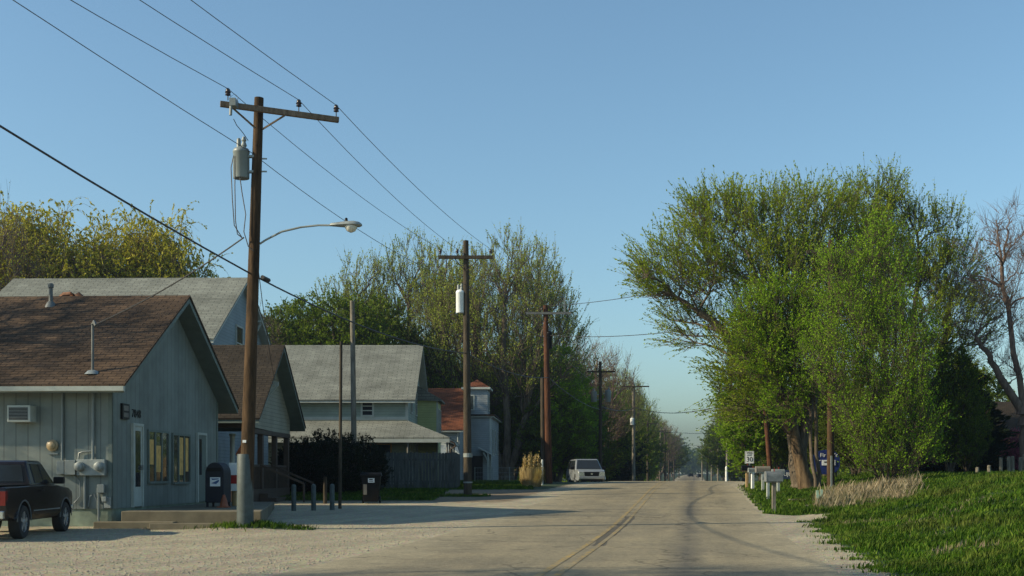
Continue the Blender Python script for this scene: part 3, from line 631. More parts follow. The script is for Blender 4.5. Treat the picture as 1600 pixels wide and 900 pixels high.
for x in (-.1, .1): MB().box(x - .05, x + .05, -1.9, -1.8, -.3, 1.75).build('porch_post', M['trim_white'], hd)
MB().tube([(-.1, -.15, 3.1), (-.1, -.1, 2.9), (-.1, -.1, 2.3)], .04, 6).build('downspout', M['trim_white'], hd)

# --- far right log-coloured house and grey shed behind the evergreen
hr = thing('tan_house', (26.9, 63, 1.0), 'orange-tan wooden house at the far right edge behind the field fence', 'house')
MB().box(0, 8, 0, 6, -.3, 2.6).build('wall', m_siding('orange_wood_lap', (.50, .27, .11), .2), hr)
gable_roof(hr, 0, 8, 0, 6, 2.6, 4.2, .3, .3, M['shingle_dark'], M['darkwood'])
win(hr, '-y', 1.2, 2.0, .9, 1.9, 0)
hs = thing('grey_shed', (30.2, 74, 1.0), 'pale grey shed roof glimpsed between the evergreen and the bare tree', 'shed', R(12))
MB().box(0, 7, 0, 6, 0, 2.6).build('wall', M['trim_dim'], hs)
gable_roof(hs, 0, 7, 0, 6, 2.6, 4.7, .2, .2, m_plain('pale_metal_roof', (.34, .40, .44), .5), M['trim_dim'])

# ------------------------------------------------------------------ utility poles
def rot_arm(a, L0, L1, z, th=.10, h=.13):
    d = Vector((math.cos(a), math.sin(a), 0)); return d * -L0 + Vector((0, 0, z)), d * L1 + Vector((0, 0, z))
def insulator(root, p, s=1):
    MB().lathe([(.012, -.02), (.012, .07), (.03, .08), (.062, .09), (.05, .13), (.065, .15), (.045, .19), (.05, .21), (.02, .24)], 10).build('insulator', M['porcelain'], root, loc=p, smooth=True).scale = (s, s, s)
def transformer(root, c, mat, r=.2, h=.62, side=1):
    t = MB().lathe([(r * .96, 0), (r, .02), (r, h - .06), (r * 1.04, h - .05), (r * 1.04, h - .01), (r * .9, h + .04), (r * .3, h + .09)], 22).build('transformer', mat, root, loc=c, smooth=True)
    MB().lathe([(.06, h + .02), (.05, h + .08), (.07, h + .12), (.04, h + .2), (.06, h + .24), (.03, h + .32)], 10, c=(.06, 0, 0)).build('bushing', M['steel'], t, smooth=True)
    MB().lathe([(.05, 0), (.05, .26), (.03, .3)], 10, c=(-.07 * side, .05, h)).build('lightning_arrester', M['greybox'], t, smooth=True)
    MB().box(r * .8, r + .16, -.05, .05, h * .2, h * .28).box(r * .8, r + .16, -.05, .05, h * .75, h * .83).build('mounting_bracket', M['steel'], t) if side > 0 else MB().box(-r - .16, -r * .8, -.05, .05, h * .2, h * .28).box(-r - .16, -r * .8, -.05, .05, h * .75, h * .83).build('mounting_bracket', M['steel'], t)
    return t
def pole(x, y, ztop, r0, r1, mat, label, lean=(0, 0), group=None, name='utility_pole'):
    z0 = g(x, y) - .1
    t = thing(name, (x, y, z0), label, 'utility pole', 0, group)
    hgt = ztop - z0
    pts = [(lean[0] * k / 8, lean[1] * k / 8, hgt * k / 8) for k in range(9)]
    MB().tube(pts, [r0 + (r1 - r0) * k / 8 for k in range(9)], 14).build('shaft', mat, t, smooth=True)
    return t, z0

G_ROW = 'utility poles along the left side of the road'
# pole 1
P1 = (-6.15, 26.55); T1, z01 = pole(P1[0], P1[1], PZ_(153, 26.55), .165, .105, M['pole'], 'nearest wooden utility pole with transformer and curved street lamp bracket beside the stoop', lean=(.32, 0), group=G_ROW)
def p1(px, py, dy=0): return Vector((PX(px, 26.55 + dy), 26.55 + dy, PZ_(py, 26.55 + dy))) - Vector((P1[0], P1[1], z01))
MB().lathe([(.195, 0), (.19, .9), (.185, 1.72), (.175, 1.74)], 16).build('pole_guard', M['guard'], T1, smooth=True)
MB().box(-.02, .06, -.175, -.16, 2.0, 2.06).build('number_tag', M['white'], T1)
a0 = p1(347, 166, -.45); a1 = p1(531, 191, .35)
a0.y = -.50; a1.y = .40
# recompute at their depth
def p1d(px, py, Y): return Vector((PX(px, Y) - P1[0], Y - P1[1], PZ_(py, Y) - z01))
a0 = p1d(347, 166, 26.15); a1 = p1d(531, 191, 27.0)
off = Vector((0, -.17, 0))
armo = MB().beam(a0 + off, a1 + off, .10, .125).build('crossarm', M['arm'], T1, bevel=.008)
MB().beam(p1d(366, 172, 26.2) + off * 1.0, p1d(399, 200, 26.4), .03, .035).beam(p1d(447, 184, 26.6) + off, p1d(410, 202, 26.5), .03, .035).build('arm_brace', M['arm'], T1)
INS1 = []
for px, py, Y in ((359, 159, 26.2), (469, 176, 26.75), (527, 184, 26.97)):
    p = p1d(px, py, Y) + off; insulator(T1, p, 1.05); INS1.append(p + Vector((P1[0], P1[1], z01 + .24)))
cut = MB().tube([p1d(366, 165, 26.1) + Vector((0, -.28, .06)), p1d(365, 186, 26.1) + Vector((0, -.28, 0))], .035, 8)
cut.box(*(lambda q: (q.x - .05, q.x + .09, q.y - .04, q.y + .25, q.z - .05, q.z + .12))(p1d(367, 168, 26.1) + Vector((0, -.28, 0)))).build('fuse_cutout', M['greybox'], T1, smooth=False)
tp = p1d(377, 279, 26.5); transformer(T1, tp, M['greybox'], .185, .64)
lw = MB().tube([p1d(365, 186, 25.82), p1d(370, 196, 26), p1d(380, 208, 26.3), p1d(388, 220, 26.4)], .009, 5)
for q in ([(365, 243), (361, 262), (363, 310), (366, 352), (378, 371)], [(368, 244), (367, 290), (368, 345), (371, 366), (379, 372)], [(371, 246), (378, 300), (384, 335), (381, 362), (388, 385), (396, 392)]):
    MB().tube([p1d(a, b, 26.35) for a, b in q], .012, 5).build('lead_wire', M['wire'], T1, smooth=True)
lw.build('lead_wire', M['wire'], T1, smooth=True); lw = MB(); lw.tube([p1d(359, 152, 26.0), p1d(367, 146, 26.0), p1d(372, 152, 26.0), p1d(370, 163, 26.0)], .007, 5)
lw.build('lead_wire', M['wire'], T1, smooth=True)
bolts = MB()
for py in (248, 268): bolts.beam(p1d(398, py, 26.55), p1d(417, py, 26.55), .03, .03)
bolts.build('bolt', M['steel'], T1)
# street lamp arm
lampb = MB().tube([p1d(406, 381, 26.55), p1d(415, 375, 26.55), p1d(440, 362, 26.53), p1d(470, 355, 26.5), p1d(497, 352, 26.45), p1d(520, 352, 26.4)], .024, 8).build('lamp_bracket', M['steel'], T1, smooth=True)
c = p1d(541, 352, 26.4)
hdm = MB(); ring = []
prof = [(-.37, .03, .04), (-.33, .07, .055), (-.2, .10, .07), (0, .16, .095), (.18, .17, .10), (.3, .13, .075), (.36, .05, .03)]
vs = []; K = 14
for x, w, hh in prof:
    for j in range(K):
        t_ = 2 * math.pi * j / K; zz = math.sin(t_) * hh; zz = zz * (1 if zz > 0 else .45); vs.append((x, math.cos(t_) * w, zz))
fs = [(i * K + j, i * K + (j + 1) % K, (i + 1) * K + (j + 1) % K, (i + 1) * K + j) for i in range(len(prof) - 1) for j in range(K)] + [tuple(range(K)), tuple((len(prof) - 1) * K + j for j in range(K))]
lh = MB().add(vs, fs).build('lamp_head', M['steel'], T1, loc=c, smooth=True)
MB().lathe([(.15, -.02), (.14, -.06), (.10, -.13), (.03, -.165)], 16, c=(.11, 0, -.0)).build('lamp_glass', m_plain('frosted_lens', (.55, .55, .5), .15), lh, smooth=True)
MB().lathe([(.035, .08), (.035, .15), (.02, .17)], 10).build('photocell', M['black'], lh)

# pole 2
def simple_pole(px, pyb, pyt, Y, r0, r1, mat, label, arms=(), trans=(), lean=0, insul=True):
    x = PX(px, Y); t, z0 = pole(x, Y, PZ_(pyt, Y), r0, r1, mat, label, lean=(lean, 0), group=G_ROW)
    tops = []
    for (l, r, py, am) in arms:
        z = PZ_(py, Y) - z0
        MB().beam((PX(l, Y) - x, -.15, z), (PX(r, Y) - x, -.15, z), .1, .13).build('crossarm', am, t)
        MB().beam((PX(l, Y) - x, -.15, z), (lean, -.1, z - .6), .03, .03).build('arm_brace', am, t) if False else MB().beam(((PX(l, Y) - x) * .45, -.15, z - .05), (lean, -.1, z - .55), .03, .03).beam(((PX(r, Y) - x) * .45, -.15, z - .05), (lean, -.1, z - .55), .03, .03).build('arm_brace', am, t)
        for f in (.04, .35, .96):
            p = Vector((PX(l + (r - l) * f, Y) - x, -.15, z + .07))
            if Y < 100: insulator(t, p)
            tops.append(p + Vector((x, Y, z0 + .25)))
    for (tx, t0, t1, rr, tm) in trans:
        tr = transformer(t, (PX(tx, Y) - x, 0, PZ_(t1, Y) - z0), tm, rr, (t1 - t0) / F * Y, 1 if tx < px else -1)
    return t, z0, tops
T2, z02, I2 = simple_pole(731, 772, 376, 45.6, .17, .11, M['pole_dark'], 'second utility pole with one white transformer, standing at the end of the plank fence', [(685, 770, 403, M['pole_dark'])], [(719, 456, 489, .165, M['white'])], -.08)
MB().lathe([(.185, 1.62), (.185, 1.78)], 14).lathe([(.183, .6), (.183, .66)], 14).build('band', M['steel'], T2)
T3, z03, I3 = simple_pole(858, 755, 477, 64, .20, .14, M['pole_red'], 'thick red-brown utility pole near the pampas grass', [(822, 892, 490, M['arm2'])], [(858, 520, 545, .17, M['black'])], -.2)
MB().tube([(-.33, .1, 0), (-.36, .1, 6.0)], .13, 10).build('stub_pole', M['pole_dark'], T3, smooth=True)
MB().beam((.85, -.15, 9.6), (.85, -.15, 10.4), .1, .06).build('fuse_cutout', M['greybox'], T3)
T4, z04, I4 = simple_pole(938, 752, 565, 95, .17, .12, M['pole_dark'], 'dark utility pole with two pale transformers right of the parked vehicle', [(917, 961, 581, M['pole_dark'])], [(928, 613, 628, .24, M['greybox']), (950, 611, 628, .24, M['greybox'])])
T5, z05, I5 = simple_pole(990, 752, 600, 118, .19, .14, M['pole_grey'], 'pale straight utility pole left of the gap in the trees', [(970, 1014, 604, M['pole_dark'])], [(988, 654, 664, .22, M['white'])])
mini = [(1012, 657, 170, 'dark small utility pole with a white drum right of the pale one', True), (1032, 668, 205, 'slim pale utility pole, sixth beyond the nearest'[:0] or 'slim pale utility pole in the middle of the far left row', True), (1039, 671, 240, 'grey utility pole just right of the slim pale one', True), (1045, 682, 285, 'far utility pole third from the end of the left row', False), (1053, 690, 340, 'far utility pole carrying a tiny white lamp', False), (1061, 700, 430, 'last tiny utility pole of the left row by the distant woods', False)]
prev = I5; RUN = [INS1, I2, I3, I4, I5]
for i, (px, py, Y, lb, arm) in enumerate(mini):
    _, _, ii = simple_pole(px, 752, py, Y, .19, .14, M['pole_grey'] if i in (1,) else M['pole_dark'], lb, [(px - 7200 / Y * .5 * .55, px + 7200 / Y * .5 * .55, py + 5, M['pole_dark'])])
    RUN.append(ii)
# bare poles on the left
def plain_pole(px, pyt, Y, r0, r1, mat, label, lean=0, name='wooden_pole', cat='pole', zt=None):
    x = PX(px, Y); z0 = g(x, Y) - .1; h = (PZ_(pyt, Y) if zt is None else zt) - z0
    o = MB().tube([(lean * k / 4, 0, h * k / 4) for k in range(5)], [r0 + (r1 - r0) * k / 4 for k in range(5)], 10).build(name, mat, loc=(x, Y, z0), smooth=True)
    return tag(o, label, cat)
plain_pole(554, 470, 50.5, .13, .10, M['pole_grey'], 'pale grey wooden pole without arms rising from the dark hedge', -.1)
plain_pole(531, 534, 36.5, .055, .045, M['pole_dark'], 'thin dark pole standing at the lot edge left of the trash bin', .04)
plain_pole(508, 745, 39.5, .07, .06, M['pole_dark'], 'short dark post in the grass just behind the bollards', 0, 'wooden_post', 'post')
# right side poles
RP = thing('utility_pole', (PX(1298, 46), 46, g(PX(1298, 46), 46) - .1), 'tall brown utility pole half hidden in the leafy saplings on the right', 'utility pole', 0, 'utility poles on the right side of the road')
hh_ = PZ_(375, 46) - RP.location.z
MB().tube([(0, 0, 0), (0, 0, hh_)], [.16, .10], 12).build('shaft', M['pole'], RP, smooth=True)
MB().beam((-1.0, -.13, hh_ - .5), (1.0, -.13, hh_ - .5), .09, .12).build('crossarm', M['pole_dark'], RP)
x = PX(1205, 66); o = MB().tube([(0, 0, 0), (-.45, 0, PZ_(604, 66) - g(x, 66))], [.15, .11], 10).build('utility_pole', M['pole_red'], loc=(x, 66, g(x, 66) - .1), smooth=True)
tag(o, 'leaning red-brown pole rising behind the roadside mailboxes', 'utility pole', 'utility poles on the right side of the road')
for i, (px, py, Y, lb) in enumerate([(1097, 696, 360, 'tiny far pole with double crossarm just right of the road end'), (1105, 694, 330, 'far dark pole second from the road end on the right'), (1112, 697, 300, 'far grey pole third from the road end on the right'), (1122, 702, 250, 'far thin pole before the bare tree on the right'), (1136, 690, 200, 'far pole nearest the leafy tree row on the right')]):
    x = PX(px, Y); z0 = g(x, Y) - .1
    t = thing('utility_pole', (x, Y, z0), lb, 'utility pole', 0, 'utility poles on the right side of the road')
    MB().tube([(0, 0, 0), (0, 0, PZ_(py, Y) - z0)], [.24, .18], 8).build('shaft', M['pole_grey'] if i != 1 else M['pole_dark'], t)
    if i == 0:
        for dz in (.4, 1.7): MB().beam((-1.6, -.2, PZ_(py, Y) - z0 - dz), (1.0, -.2, PZ_(py, Y) - z0 - dz), .2, .22).build('crossarm', M['pole_dark'], t)

# ------------------------------------------------------------------ wires
def span(a, b, sag, n=14):
    a = Vector(a); b = Vector(b); return [a.lerp(b, k / n) - Vector((0, 0, sag * 4 * (k / n) * (1 - k / n))) for k in range(n + 1)]
def wire(runs, r, label, mat=None, group='overhead wires strung from pole to pole', name='power_line'):
    m = MB()
    for pts in runs: m.tube(pts, r, 5)
    o = m.build(name, mat or M['wire'], smooth=True); return tag(o, label, 'power line', group)
prevpole = Vector((-13.6, -22, 0))
offs = [(Vector((-3.6, -22, 9.7)), INS1[0]), (Vector((0, 0, 0)), INS1[1]), (Vector((0, 0, 0)), INS1[2])]
starts = [at(110, 0, 19.4), at(218, 0, 20.2), at(298, 0, 20.4)]
def back_end(p, e, mult, sag):
    f = 1 / mult; b = p + (e - p) * mult; b.z = p.z + (e.z + sag * 4 * f * (1 - f) - p.z) * mult; return b
names = ['power line over the left end insulator of the nearest crossarm', 'power line over the middle insulator of the nearest crossarm', 'power line over the right end insulator of the nearest crossarm']
for k in range(3):
    p = INS1[k]; back = back_end(p, starts[k], 6, .55)
    # slight sag so the wire passes the frame edge where the photograph shows it
    runs = [span(back, p, .55)]
    for a, b in zip(RUN[:-1], RUN[1:]): runs.append(span(a[k], b[k], .012 * (a[k] - b[k]).length, 10))
    wire(runs, .0085, names[k], M['wire_grey'])
nA = at(392, 238, 26.5); nB = at(728, 445, 45.6); nb_ = back_end(nA, at(20, 0, 19.0), 5, .5)
wire([span(nb_, nA, .5), span(nA, nB, .35), span(nB, at(855, 528, 64), .3), span(at(855, 528, 64), at(938, 600, 95), .4)], .009, 'neutral wire running past the grey transformer at mid pole', M['wire_grey'])
cA = at(392, 428, 26.5); cb_ = back_end(cA, at(0, 197, 18.5), 3.5, .55)
wire([span(cb_, cA, .55), span(cA, at(729, 552, 45.6), .35), span(at(729, 552, 45.6), at(857, 590, 64), .3), span(at(857, 590, 64), at(938, 640, 95), .3)], .021, 'thick black telephone cable crossing the pole below the street lamp', M['wire'])
closure = MB().tube([at(410, 433, 26.9), at(420, 438, 27.3)], .05, 8).build('cable_splice', M['wire'], smooth=True); tag(closure, 'small black splice case hanging on the telephone cable beside the pole', 'splice case')
mw = po.matrix_basis @ Vector((MASTL[0] + .1, MASTL[1] - .07, MASTL[2] + 1.15))
wire([span(at(381, 371, 26.4), mw, .12)], .018, 'twisted service drop from the pole down to the brown roof', M['wire'], 'service drops from poles to buildings', 'service_drop')
wire([span(at(398, 372, 26.5), Vector((-8.4, 40.8, 4.6)), .3)], .010, 'thin service drop from the nearest pole to the bungalow gable', M['wire'], 'service drops from poles to buildings', 'service_drop')
RPt = Vector((RP.location.x, 46, PZ_(385, 46)))
cross = 'wires crossing over the road'
wire([span(at(857, 478, 64), RPt, .45)], .016, 'upper wire crossing the road from the red-brown pole to the big tree', M['wire'], cross)
wire([span(at(857, 524, 64), at(1298, 470, 46), .55)], .018, 'lower wire crossing the road from the red-brown pole to the big tree', M['wire'], cross)
wire([span(at(940, 635, 95), at(990, 638, 118), .3), span(at(990, 636, 118), at(1196, 612, 66), .9)], .03, 'thick sagging cable crossing between the pale pole and the leaning pole', M['wire'], cross)
wire([span(at(1012, 672, 170), at(1140, 676, 200), .3)], .03, 'far wire crossing the road above the distant gap', M['wire'], cross)
wire([span(at(1053, 694, 340), at(1136, 692, 200), .4)], .04, 'lowest far wire crossing above the end of the road', M['wire'], cross)

# ------------------------------------------------------------------ plank fence, hedge posts, bin, bollards
fx0, fx1, FY = PX(575, 53), PX(712, 53), 53.0
fe = thing('plank_fence', (fx0, FY, g(-4, FY) - .05), 'weathered grey wooden plank fence in front of the mint house', 'fence')
rf = random.Random(3)
pl = MB(); x = 0.0; L = fx1 - fx0
while x < L:
    hh = 1.72 + rf.uniform(-.035, .035); w = .135; t = rf.uniform(-.01, .01)
    pl.prism([(x, 0), (x + w, 0), (x + w, hh - .03), (x + w * .8, hh), (x + w * .2, hh), (x, hh - .03)], t, t + .02, 'y'); x += w + .012
for k in range(24): pl.box(L + .02, L + .04, .02 + k * .15, .15 + k * .15, 0, 1.7)
pl.build('plank', M['fence'], fe)
fr = MB().box(0, L, .03, .07, .35, .44).box(0, L, .03, .07, 1.35, 1.44)
for k in range(4): fr.box(L * k / 3 - .05, L * k / 3 + .05, .07, .17, -.2, 1.6)
fr.build('rail', M['fence'], fe)

bin_ = thing('trash_bin', (PX(580, 39.8), 39.8, g(PX(580, 39.8), 39.8)), 'black wheeled trash bin with white label standing by the lot edge', 'trash bin', R(4))
def frustum(w0, d0, w1, d1, z0, z1):
    return ([(-w0, -d0, z0), (w0, -d0, z0), (w0, d0, z0), (-w0, d0, z0), (-w1, -d1, z1), (w1, -d1, z1), (w1, d1, z1), (-w1, d1, z1)], [(0, 3, 2, 1), (4, 5, 6, 7), (0, 1, 5, 4), (1, 2, 6, 5), (2, 3, 7, 6), (3, 0, 4, 7)])
bd = MB().add(*frustum(.25, .27, .33, .36, .06, .98)).add(*frustum(.36, .39, .36, .39, .93, .985)).build('body', M['black'], bin_, bevel=.02)
MB().add(*frustum(.36, .40, .33, .36, .99, 1.06)).tube([(-.3, .42, 1.0), (.3, .42, 1.0)], .025, 8).build('lid', M['black'], bin_, bevel=.02)
lb = MB().box(-.11, .11, -.004, .003, -.075, .075).build('sticker', M['label_white'], bin_, rot=(R(5.6), 0, 0), loc=(.02, -.349, .79))
MB().box(-.07, .05, -.007, -.005, .015, .05).box(-.07, .07, -.007, -.005, -.035, -.015).build('print', M['black'], lb)
for sx in (-1, 1): MB().lathe([(.11, -.03), (.12, -.02), (.12, .02), (.11, .03)], 16, 'x').build('wheel', M['rubber'], bin_, loc=(sx * .29, .26, .12))
MB().box(-.06, .06, -.004, .003, -.18, .18).build('reflective_panel', M['soffit_dark'], bin_, rot=(R(5.6), 0, 0), loc=(-.19, -.322, .48))

bp = None
for i, (px, py, lb) in enumerate([(459, 802, 'grey steel bollard nearest the stoop, leftmost of three'), (490, 801, 'grey steel bollard in the middle of the three'), (519, 800, 'grey steel bollard next to the thin dark pole')]):
    Y = 35.2 + i * .25; X = PX(px, Y); z = g(X, Y)
    if bp is None: o = bp = MB().lathe([(.075, -.1), (.075, .74), (.06, .79), (.02, .81)], 14).build('bollard', M['guard'], smooth=True)
    else: o = bp.copy(); COL.objects.link(o)
    o.location = (X, Y, z); tag(o, lb, 'bollard', 'steel bollards at the edge of the lot')

# --- things on the stoop beside the pole
mb_ = thing('collection_mailbox', (PX(341, 31.2), 31.2, .40), 'dark blue round-topped collection mailbox standing on the stoop beside the door', 'mailbox', R(-6))
pf = [(-.26, .12), (.26, .12), (.26, .92)] + [(.26 * math.cos(t), .92 + .28 * math.sin(t)) for t in [R(a) for a in range(15, 180, 15)]] + [(-.26, .92)]
MB().prism(pf, -.28, .28, 'y').build('body', M['blue_mail'], mb_, bevel=.015)
lg = [MB().box(sx * .22 - .025, sx * .22 + .025, sy * .22 - .025, sy * .22 + .025, 0, .12).build('leg', M['blue_mail'], mb_) for sx in (-1, 1) for sy in (-1, 1)]
MB().box(-.2, .2, -.3, -.28, .96, 1.06).build('slot_door', M['black'], mb_)
lbl = MB().box(-.12, .16, -.289, -.281, .56, .80).build('postal_label', M['label_white'], mb_)
MB().prism([(-.09, .64), (.13, .74), (.12, .68), (.05, .62)], -.294, -.290, 'y').prism([(-.09, .77), (.13, .77), (.10, .745), (-.06, .73)], -.294, -.290, 'y').build('emblem', M['label_blue'], lbl)
cn = thing('traffic_cone', (PX(350, 30.6), 30.6, .40), 'dull orange cone at the foot of the collection mailbox', 'cone')
MB().lathe([(.12, .03), (.085, .18), (.03, .34), (.02, .34)], 14).build('body', M['orange'], cn, smooth=True)
MB().box(-.15, .15, -.15, .15, 0, .03).build('base', M['orange'], cn)
nr = thing('newspaper_rack', (PX(369, 32.2), 32.2, .40), 'red and white newspaper rack half hidden behind the nearest pole', 'newspaper rack')
MB().box(-.14, .14, -.2, .2, .42, .62).build('lower_case', M['white'], nr); MB().box(-.142, .142, -.21, .2, .62, .86).build('case', M['red'], nr)
MB().box(-.145, .145, -.21, .2, .86, 1.14).build('display_window', M['label_white'], nr); MB().box(-.15, .15, -.22, .22, 1.14, 1.2).build('lid', M['white'], nr)
MB().lathe([(.11, 0), (.13, .2), (.12, .42)], 12).build('pedestal', M['wood_tan'], nr, smooth=True)
fl = thing('pennant', (PX(372, 32.6), 32.6, .40), 'small orange pennant on a stick above the newspaper rack', 'flag')
MB().tube([(0.1, 0, 0), (.1, 0, 1.75)], .012, 6).build('stick', M['wood_tan'], fl); MB().add([(.1, 0, 1.75), (-.08, .03, 1.45), (-.02, .02, 1.38), (.1, 0, 1.5), (.1, .012, 1.75), (-.08, .042, 1.45), (-.02, .032, 1.38), (.1, .012, 1.5)], [(0, 1, 2, 3), (7, 6, 5, 4), (0, 4, 5, 1), (1, 5, 6, 2), (2, 6, 7, 3), (3, 7, 4, 0)]).build('cloth', M['orange'], fl)

# ------------------------------------------------------------------ vehicles
def arch(cx, cz, r, n=9, a0=180, a1=0): return [(cx + r * math.cos(R(a0 + (a1 - a0) * k / n)), cz + r * math.sin(R(a0 + (a1 - a0) * k / n))) for k in range(n + 1)]
def wheel(root, x, y, r, w, side, rim):
    wo_ = MB().lathe([(r * .62, -w / 2), (r * .93, -w / 2), (r, -w * .3), (r, w * .3), (r * .93, w / 2), (r * .62, w / 2), (r * .62, -w / 2)], 28, 'y', caps=False).build('wheel', M['rubber'], root, loc=(x, y, r), smooth=True)
    mb = MB().lathe([(r * .62, -w * .42), (r * .60, w * .1), (r * .6, w * .3), (r * .63, w * .49)], 24, 'y', caps=False)
    mb.lathe([(r * .16, w * .2), (r * .15, w * .47), (r * .10, w * .5)], 12, 'y')
    for k in range(5):
        a = R(72 * k + 20); b = R(72 * k + 20)
        mb.beam((0, w * .38, 0), (math.cos(a) * r * .61, w * .40, math.sin(a) * r * .61), r * .2, w * .14, (0, 1, 0))
    rm = mb.build('rim', rim, wo_, smooth=True); MB().lathe([(r * .58, w * .02), (r * .58, w * .05)], 20, 'y').build('brake_disc', M['black'], wo_)
    if side < 0: wo_.rotation_euler = (0, 0, math.pi)
    return wo_
def loft(mb, outline, wfun):
    """side outline (x,z), closed; half width given by wfun(x,z)"""
    n = len(outline); vs = [(x, -wfun(x, z), z) for x, z in outline] + [(x, wfun(x, z), z) for x, z in outline]
    return mb.add(vs, [tuple(range(n)), tuple(range(2 * n - 1, n - 1, -1))] + [(i, i + n, (i + 1) % n + n, (i + 1) % n) for i in range(n)])
def pane(root, pts, mat, name, th=.006, label=None):
    P = [Vector(p) for p in pts]; n = (P[1] - P[0]).cross(P[-1] - P[0]).normalized(); c = sum(P, Vector()) / len(P)
    if n.dot(Vector((c.x * .0, c.y, .3))) < 0 and abs(n.y) > .5: n = -n
    k = len(P); return MB().add([p + n * .012 for p in P] + [p - n * .02 for p in P], [tuple(range(k)), tuple(range(2 * k - 1, k - 1, -1))] + [(i, (i + 1) % k, (i + 1) % k + k, i + k) for i in range(k)]).build(name, mat, root)

# pickup: local +x is forward
RWp = Vector((PX(36, 23.3), 23.3, 0)); FWp = Vector((PX(101, 26.1), 26.1, 0))
hdg = math.atan2(FWp.y - RWp.y, FWp.x - RWp.x); WBp = (FWp - RWp).length
pk = thing('pickup_truck', (0, 0, 0), 'dark maroon pickup truck parked nose-in against the green building', 'pickup truck', hdg)
hw = .86; lat = Vector((math.sin(hdg), -math.cos(hdg), 0))     # towards the truck's right side
org = RWp - lat * (hw - .03); pk.location = (org.x, org.y, g(org.x, org.y) + .0)
rT = .345; wb = WBp
body = [(-1.02, .48), (-1.04, .62), (-1.03, 1.02), (-1.0, 1.06), (.62, 1.08), (.66, 1.1), (2.35, 1.08), (2.5, 1.07), (3.5, .98), (wb + .78, .86), (wb + .84, .66), (wb + .82, .42), (wb + .42, .36)]
outl = [(-1.02, .48), (-1.04, .62), (-1.03, 1.02), (-1.0, 1.06), (.62, 1.08), (2.1, 1.08), (2.3, 1.08), (wb + .3, 1.0), (wb + .7, .92), (wb + .80, .82), (wb + .84, .60), (wb + .80, .40), (wb + .43, .36)] + arch(wb, .36, .42, 10, 0, 180)[1:-1] + [(wb - .43, .36), (.43, .36)] + arch(0, .36, .42, 10, 0, 180)[1:-1] + [(-.43, .38)]
def wf(x, z):
    w = hw - .05 * max(0, z - .9) / .2 - (.05 if z < .42 else 0)
    if x > wb + .5: w -= .10 * (x - wb - .5) / .35
    return w
bo = loft(MB(), outl, wf).build('body', M['carpaint_dark'], pk, bevel=.03, smooth=True)
cab = [(.66, 1.06), (.74, 1.56), (.84, 1.60), (1.62, 1.60), (1.74, 1.56), (2.32, 1.06)]
def wc(x, z): return hw - .07 - .16 * (z - 1.06) / .54
co = loft(MB(), cab, wc).build('cab', M['carpaint_dark'], pk, bevel=.035, smooth=True)
bedl = MB().box(-.96, .6, -hw + .12, hw - .12, 1.085, 1.10).build('bed_cover', M['black'], pk)
for sd in (1, -1):
    y = lambda z, s=sd: s * (wc(0, z) + .002)
    pane(pk, [(.92, y(1.12), 1.12), (.94, y(1.52), 1.52), (1.40, y(1.52), 1.52), (1.44, y(1.12), 1.12)], M['glass'], 'side_window')
    pane(pk, [(1.49, y(1.12), 1.12), (1.45, y(1.52), 1.52), (1.70, y(1.52), 1.52), (2.14, y(1.12), 1.12)], M['glass'], 'side_window')
    wheel(pk, 0, -sd * (hw - .11), rT, .22, -sd, M['rim']); wheel(pk, wb, -sd * (hw - .11), rT, .22, -sd, M['rim'])
    MB().box(-1.055, -.93, sd * (hw - .19) - .02, sd * (hw - .19) + .17 - (0 if sd > 0 else 0), .70, .98).build('tail_light', M['redlight'], pk) if sd > 0 else MB().box(-1.055, -.93, -(hw - .03) - .01, -(hw - .2), .70, .98).build('tail_light', M['redlight'], pk)
    mi = MB().box(1.92, 2.06, sd * (hw - .02), sd * (hw + .20), 1.10, 1.25).build('mirror', M['black'], pk, bevel=.02)
    for wx in (0, wb):
        m_ = MB(); A_ = arch(wx, .36, .435, 12, 0, 180); B_ = arch(wx, .36, .405, 12, 0, 180)
        poly = A_ + B_[::-1]; yy = sd * (hw - .012)
        m_.add([(x_, yy, z_) for x_, z_ in poly] + [(x_, yy + sd * .018, z_) for x_, z_ in poly], [tuple([i, i + 1, 24 - i, 25 - i]) for i in range(12)] + [tuple([i + 26, 25 - i + 26, 24 - i + 26, i + 1 + 26]) for i in range(12)] + [(i, i + 26, i + 27, i + 1) for i in range(25)])
        m_.build('wheel_arch_trim', M['dull'], pk)
    dline = MB().box(1.50, 2.22, sd * (hw - .006), sd * (hw + .010), .50, .515)
    dline.box(.55, wb - .48, sd * (hw - .006), sd * (hw + .012), .545, .57).build('side_moulding', M['greybox'], pk)
    MB().box(1.05, 1.2, sd * (hw - .035), sd * (hw + .015), .95, .98).build('door_handle', M['black'], pk)
pane(pk, [(.675, -.62, 1.16), (.725, -.56, 1.5), (.725, .56, 1.5), (.675, .62, 1.16)], M['glass'], 'rear_window')
pane(pk, [(2.2, -.62, 1.17), (1.8, -.56, 1.51), (1.8, .56, 1.51), (2.2, .62, 1.17)], M['glass'], 'windshield')
MB().box(-1.16, -1.02, -hw + .03, hw - .03, .44, .60).build('rear_bumper', M['chrome'], pk, bevel=.02)
MB().box(-1.055, -1.04, -.6, .6, .68, .99).build('tailgate', M['carpaint_dark'], pk, bevel=.01)
MB().box(-1.165, -1.16, -.15, .15, .47, .58).build('license_plate', M['white'], pk)
MB().box(wb + .78, wb + .9, -hw + .08, hw - .08, .42, .6).build('front_bumper', M['chrome'], pk, bevel=.02)

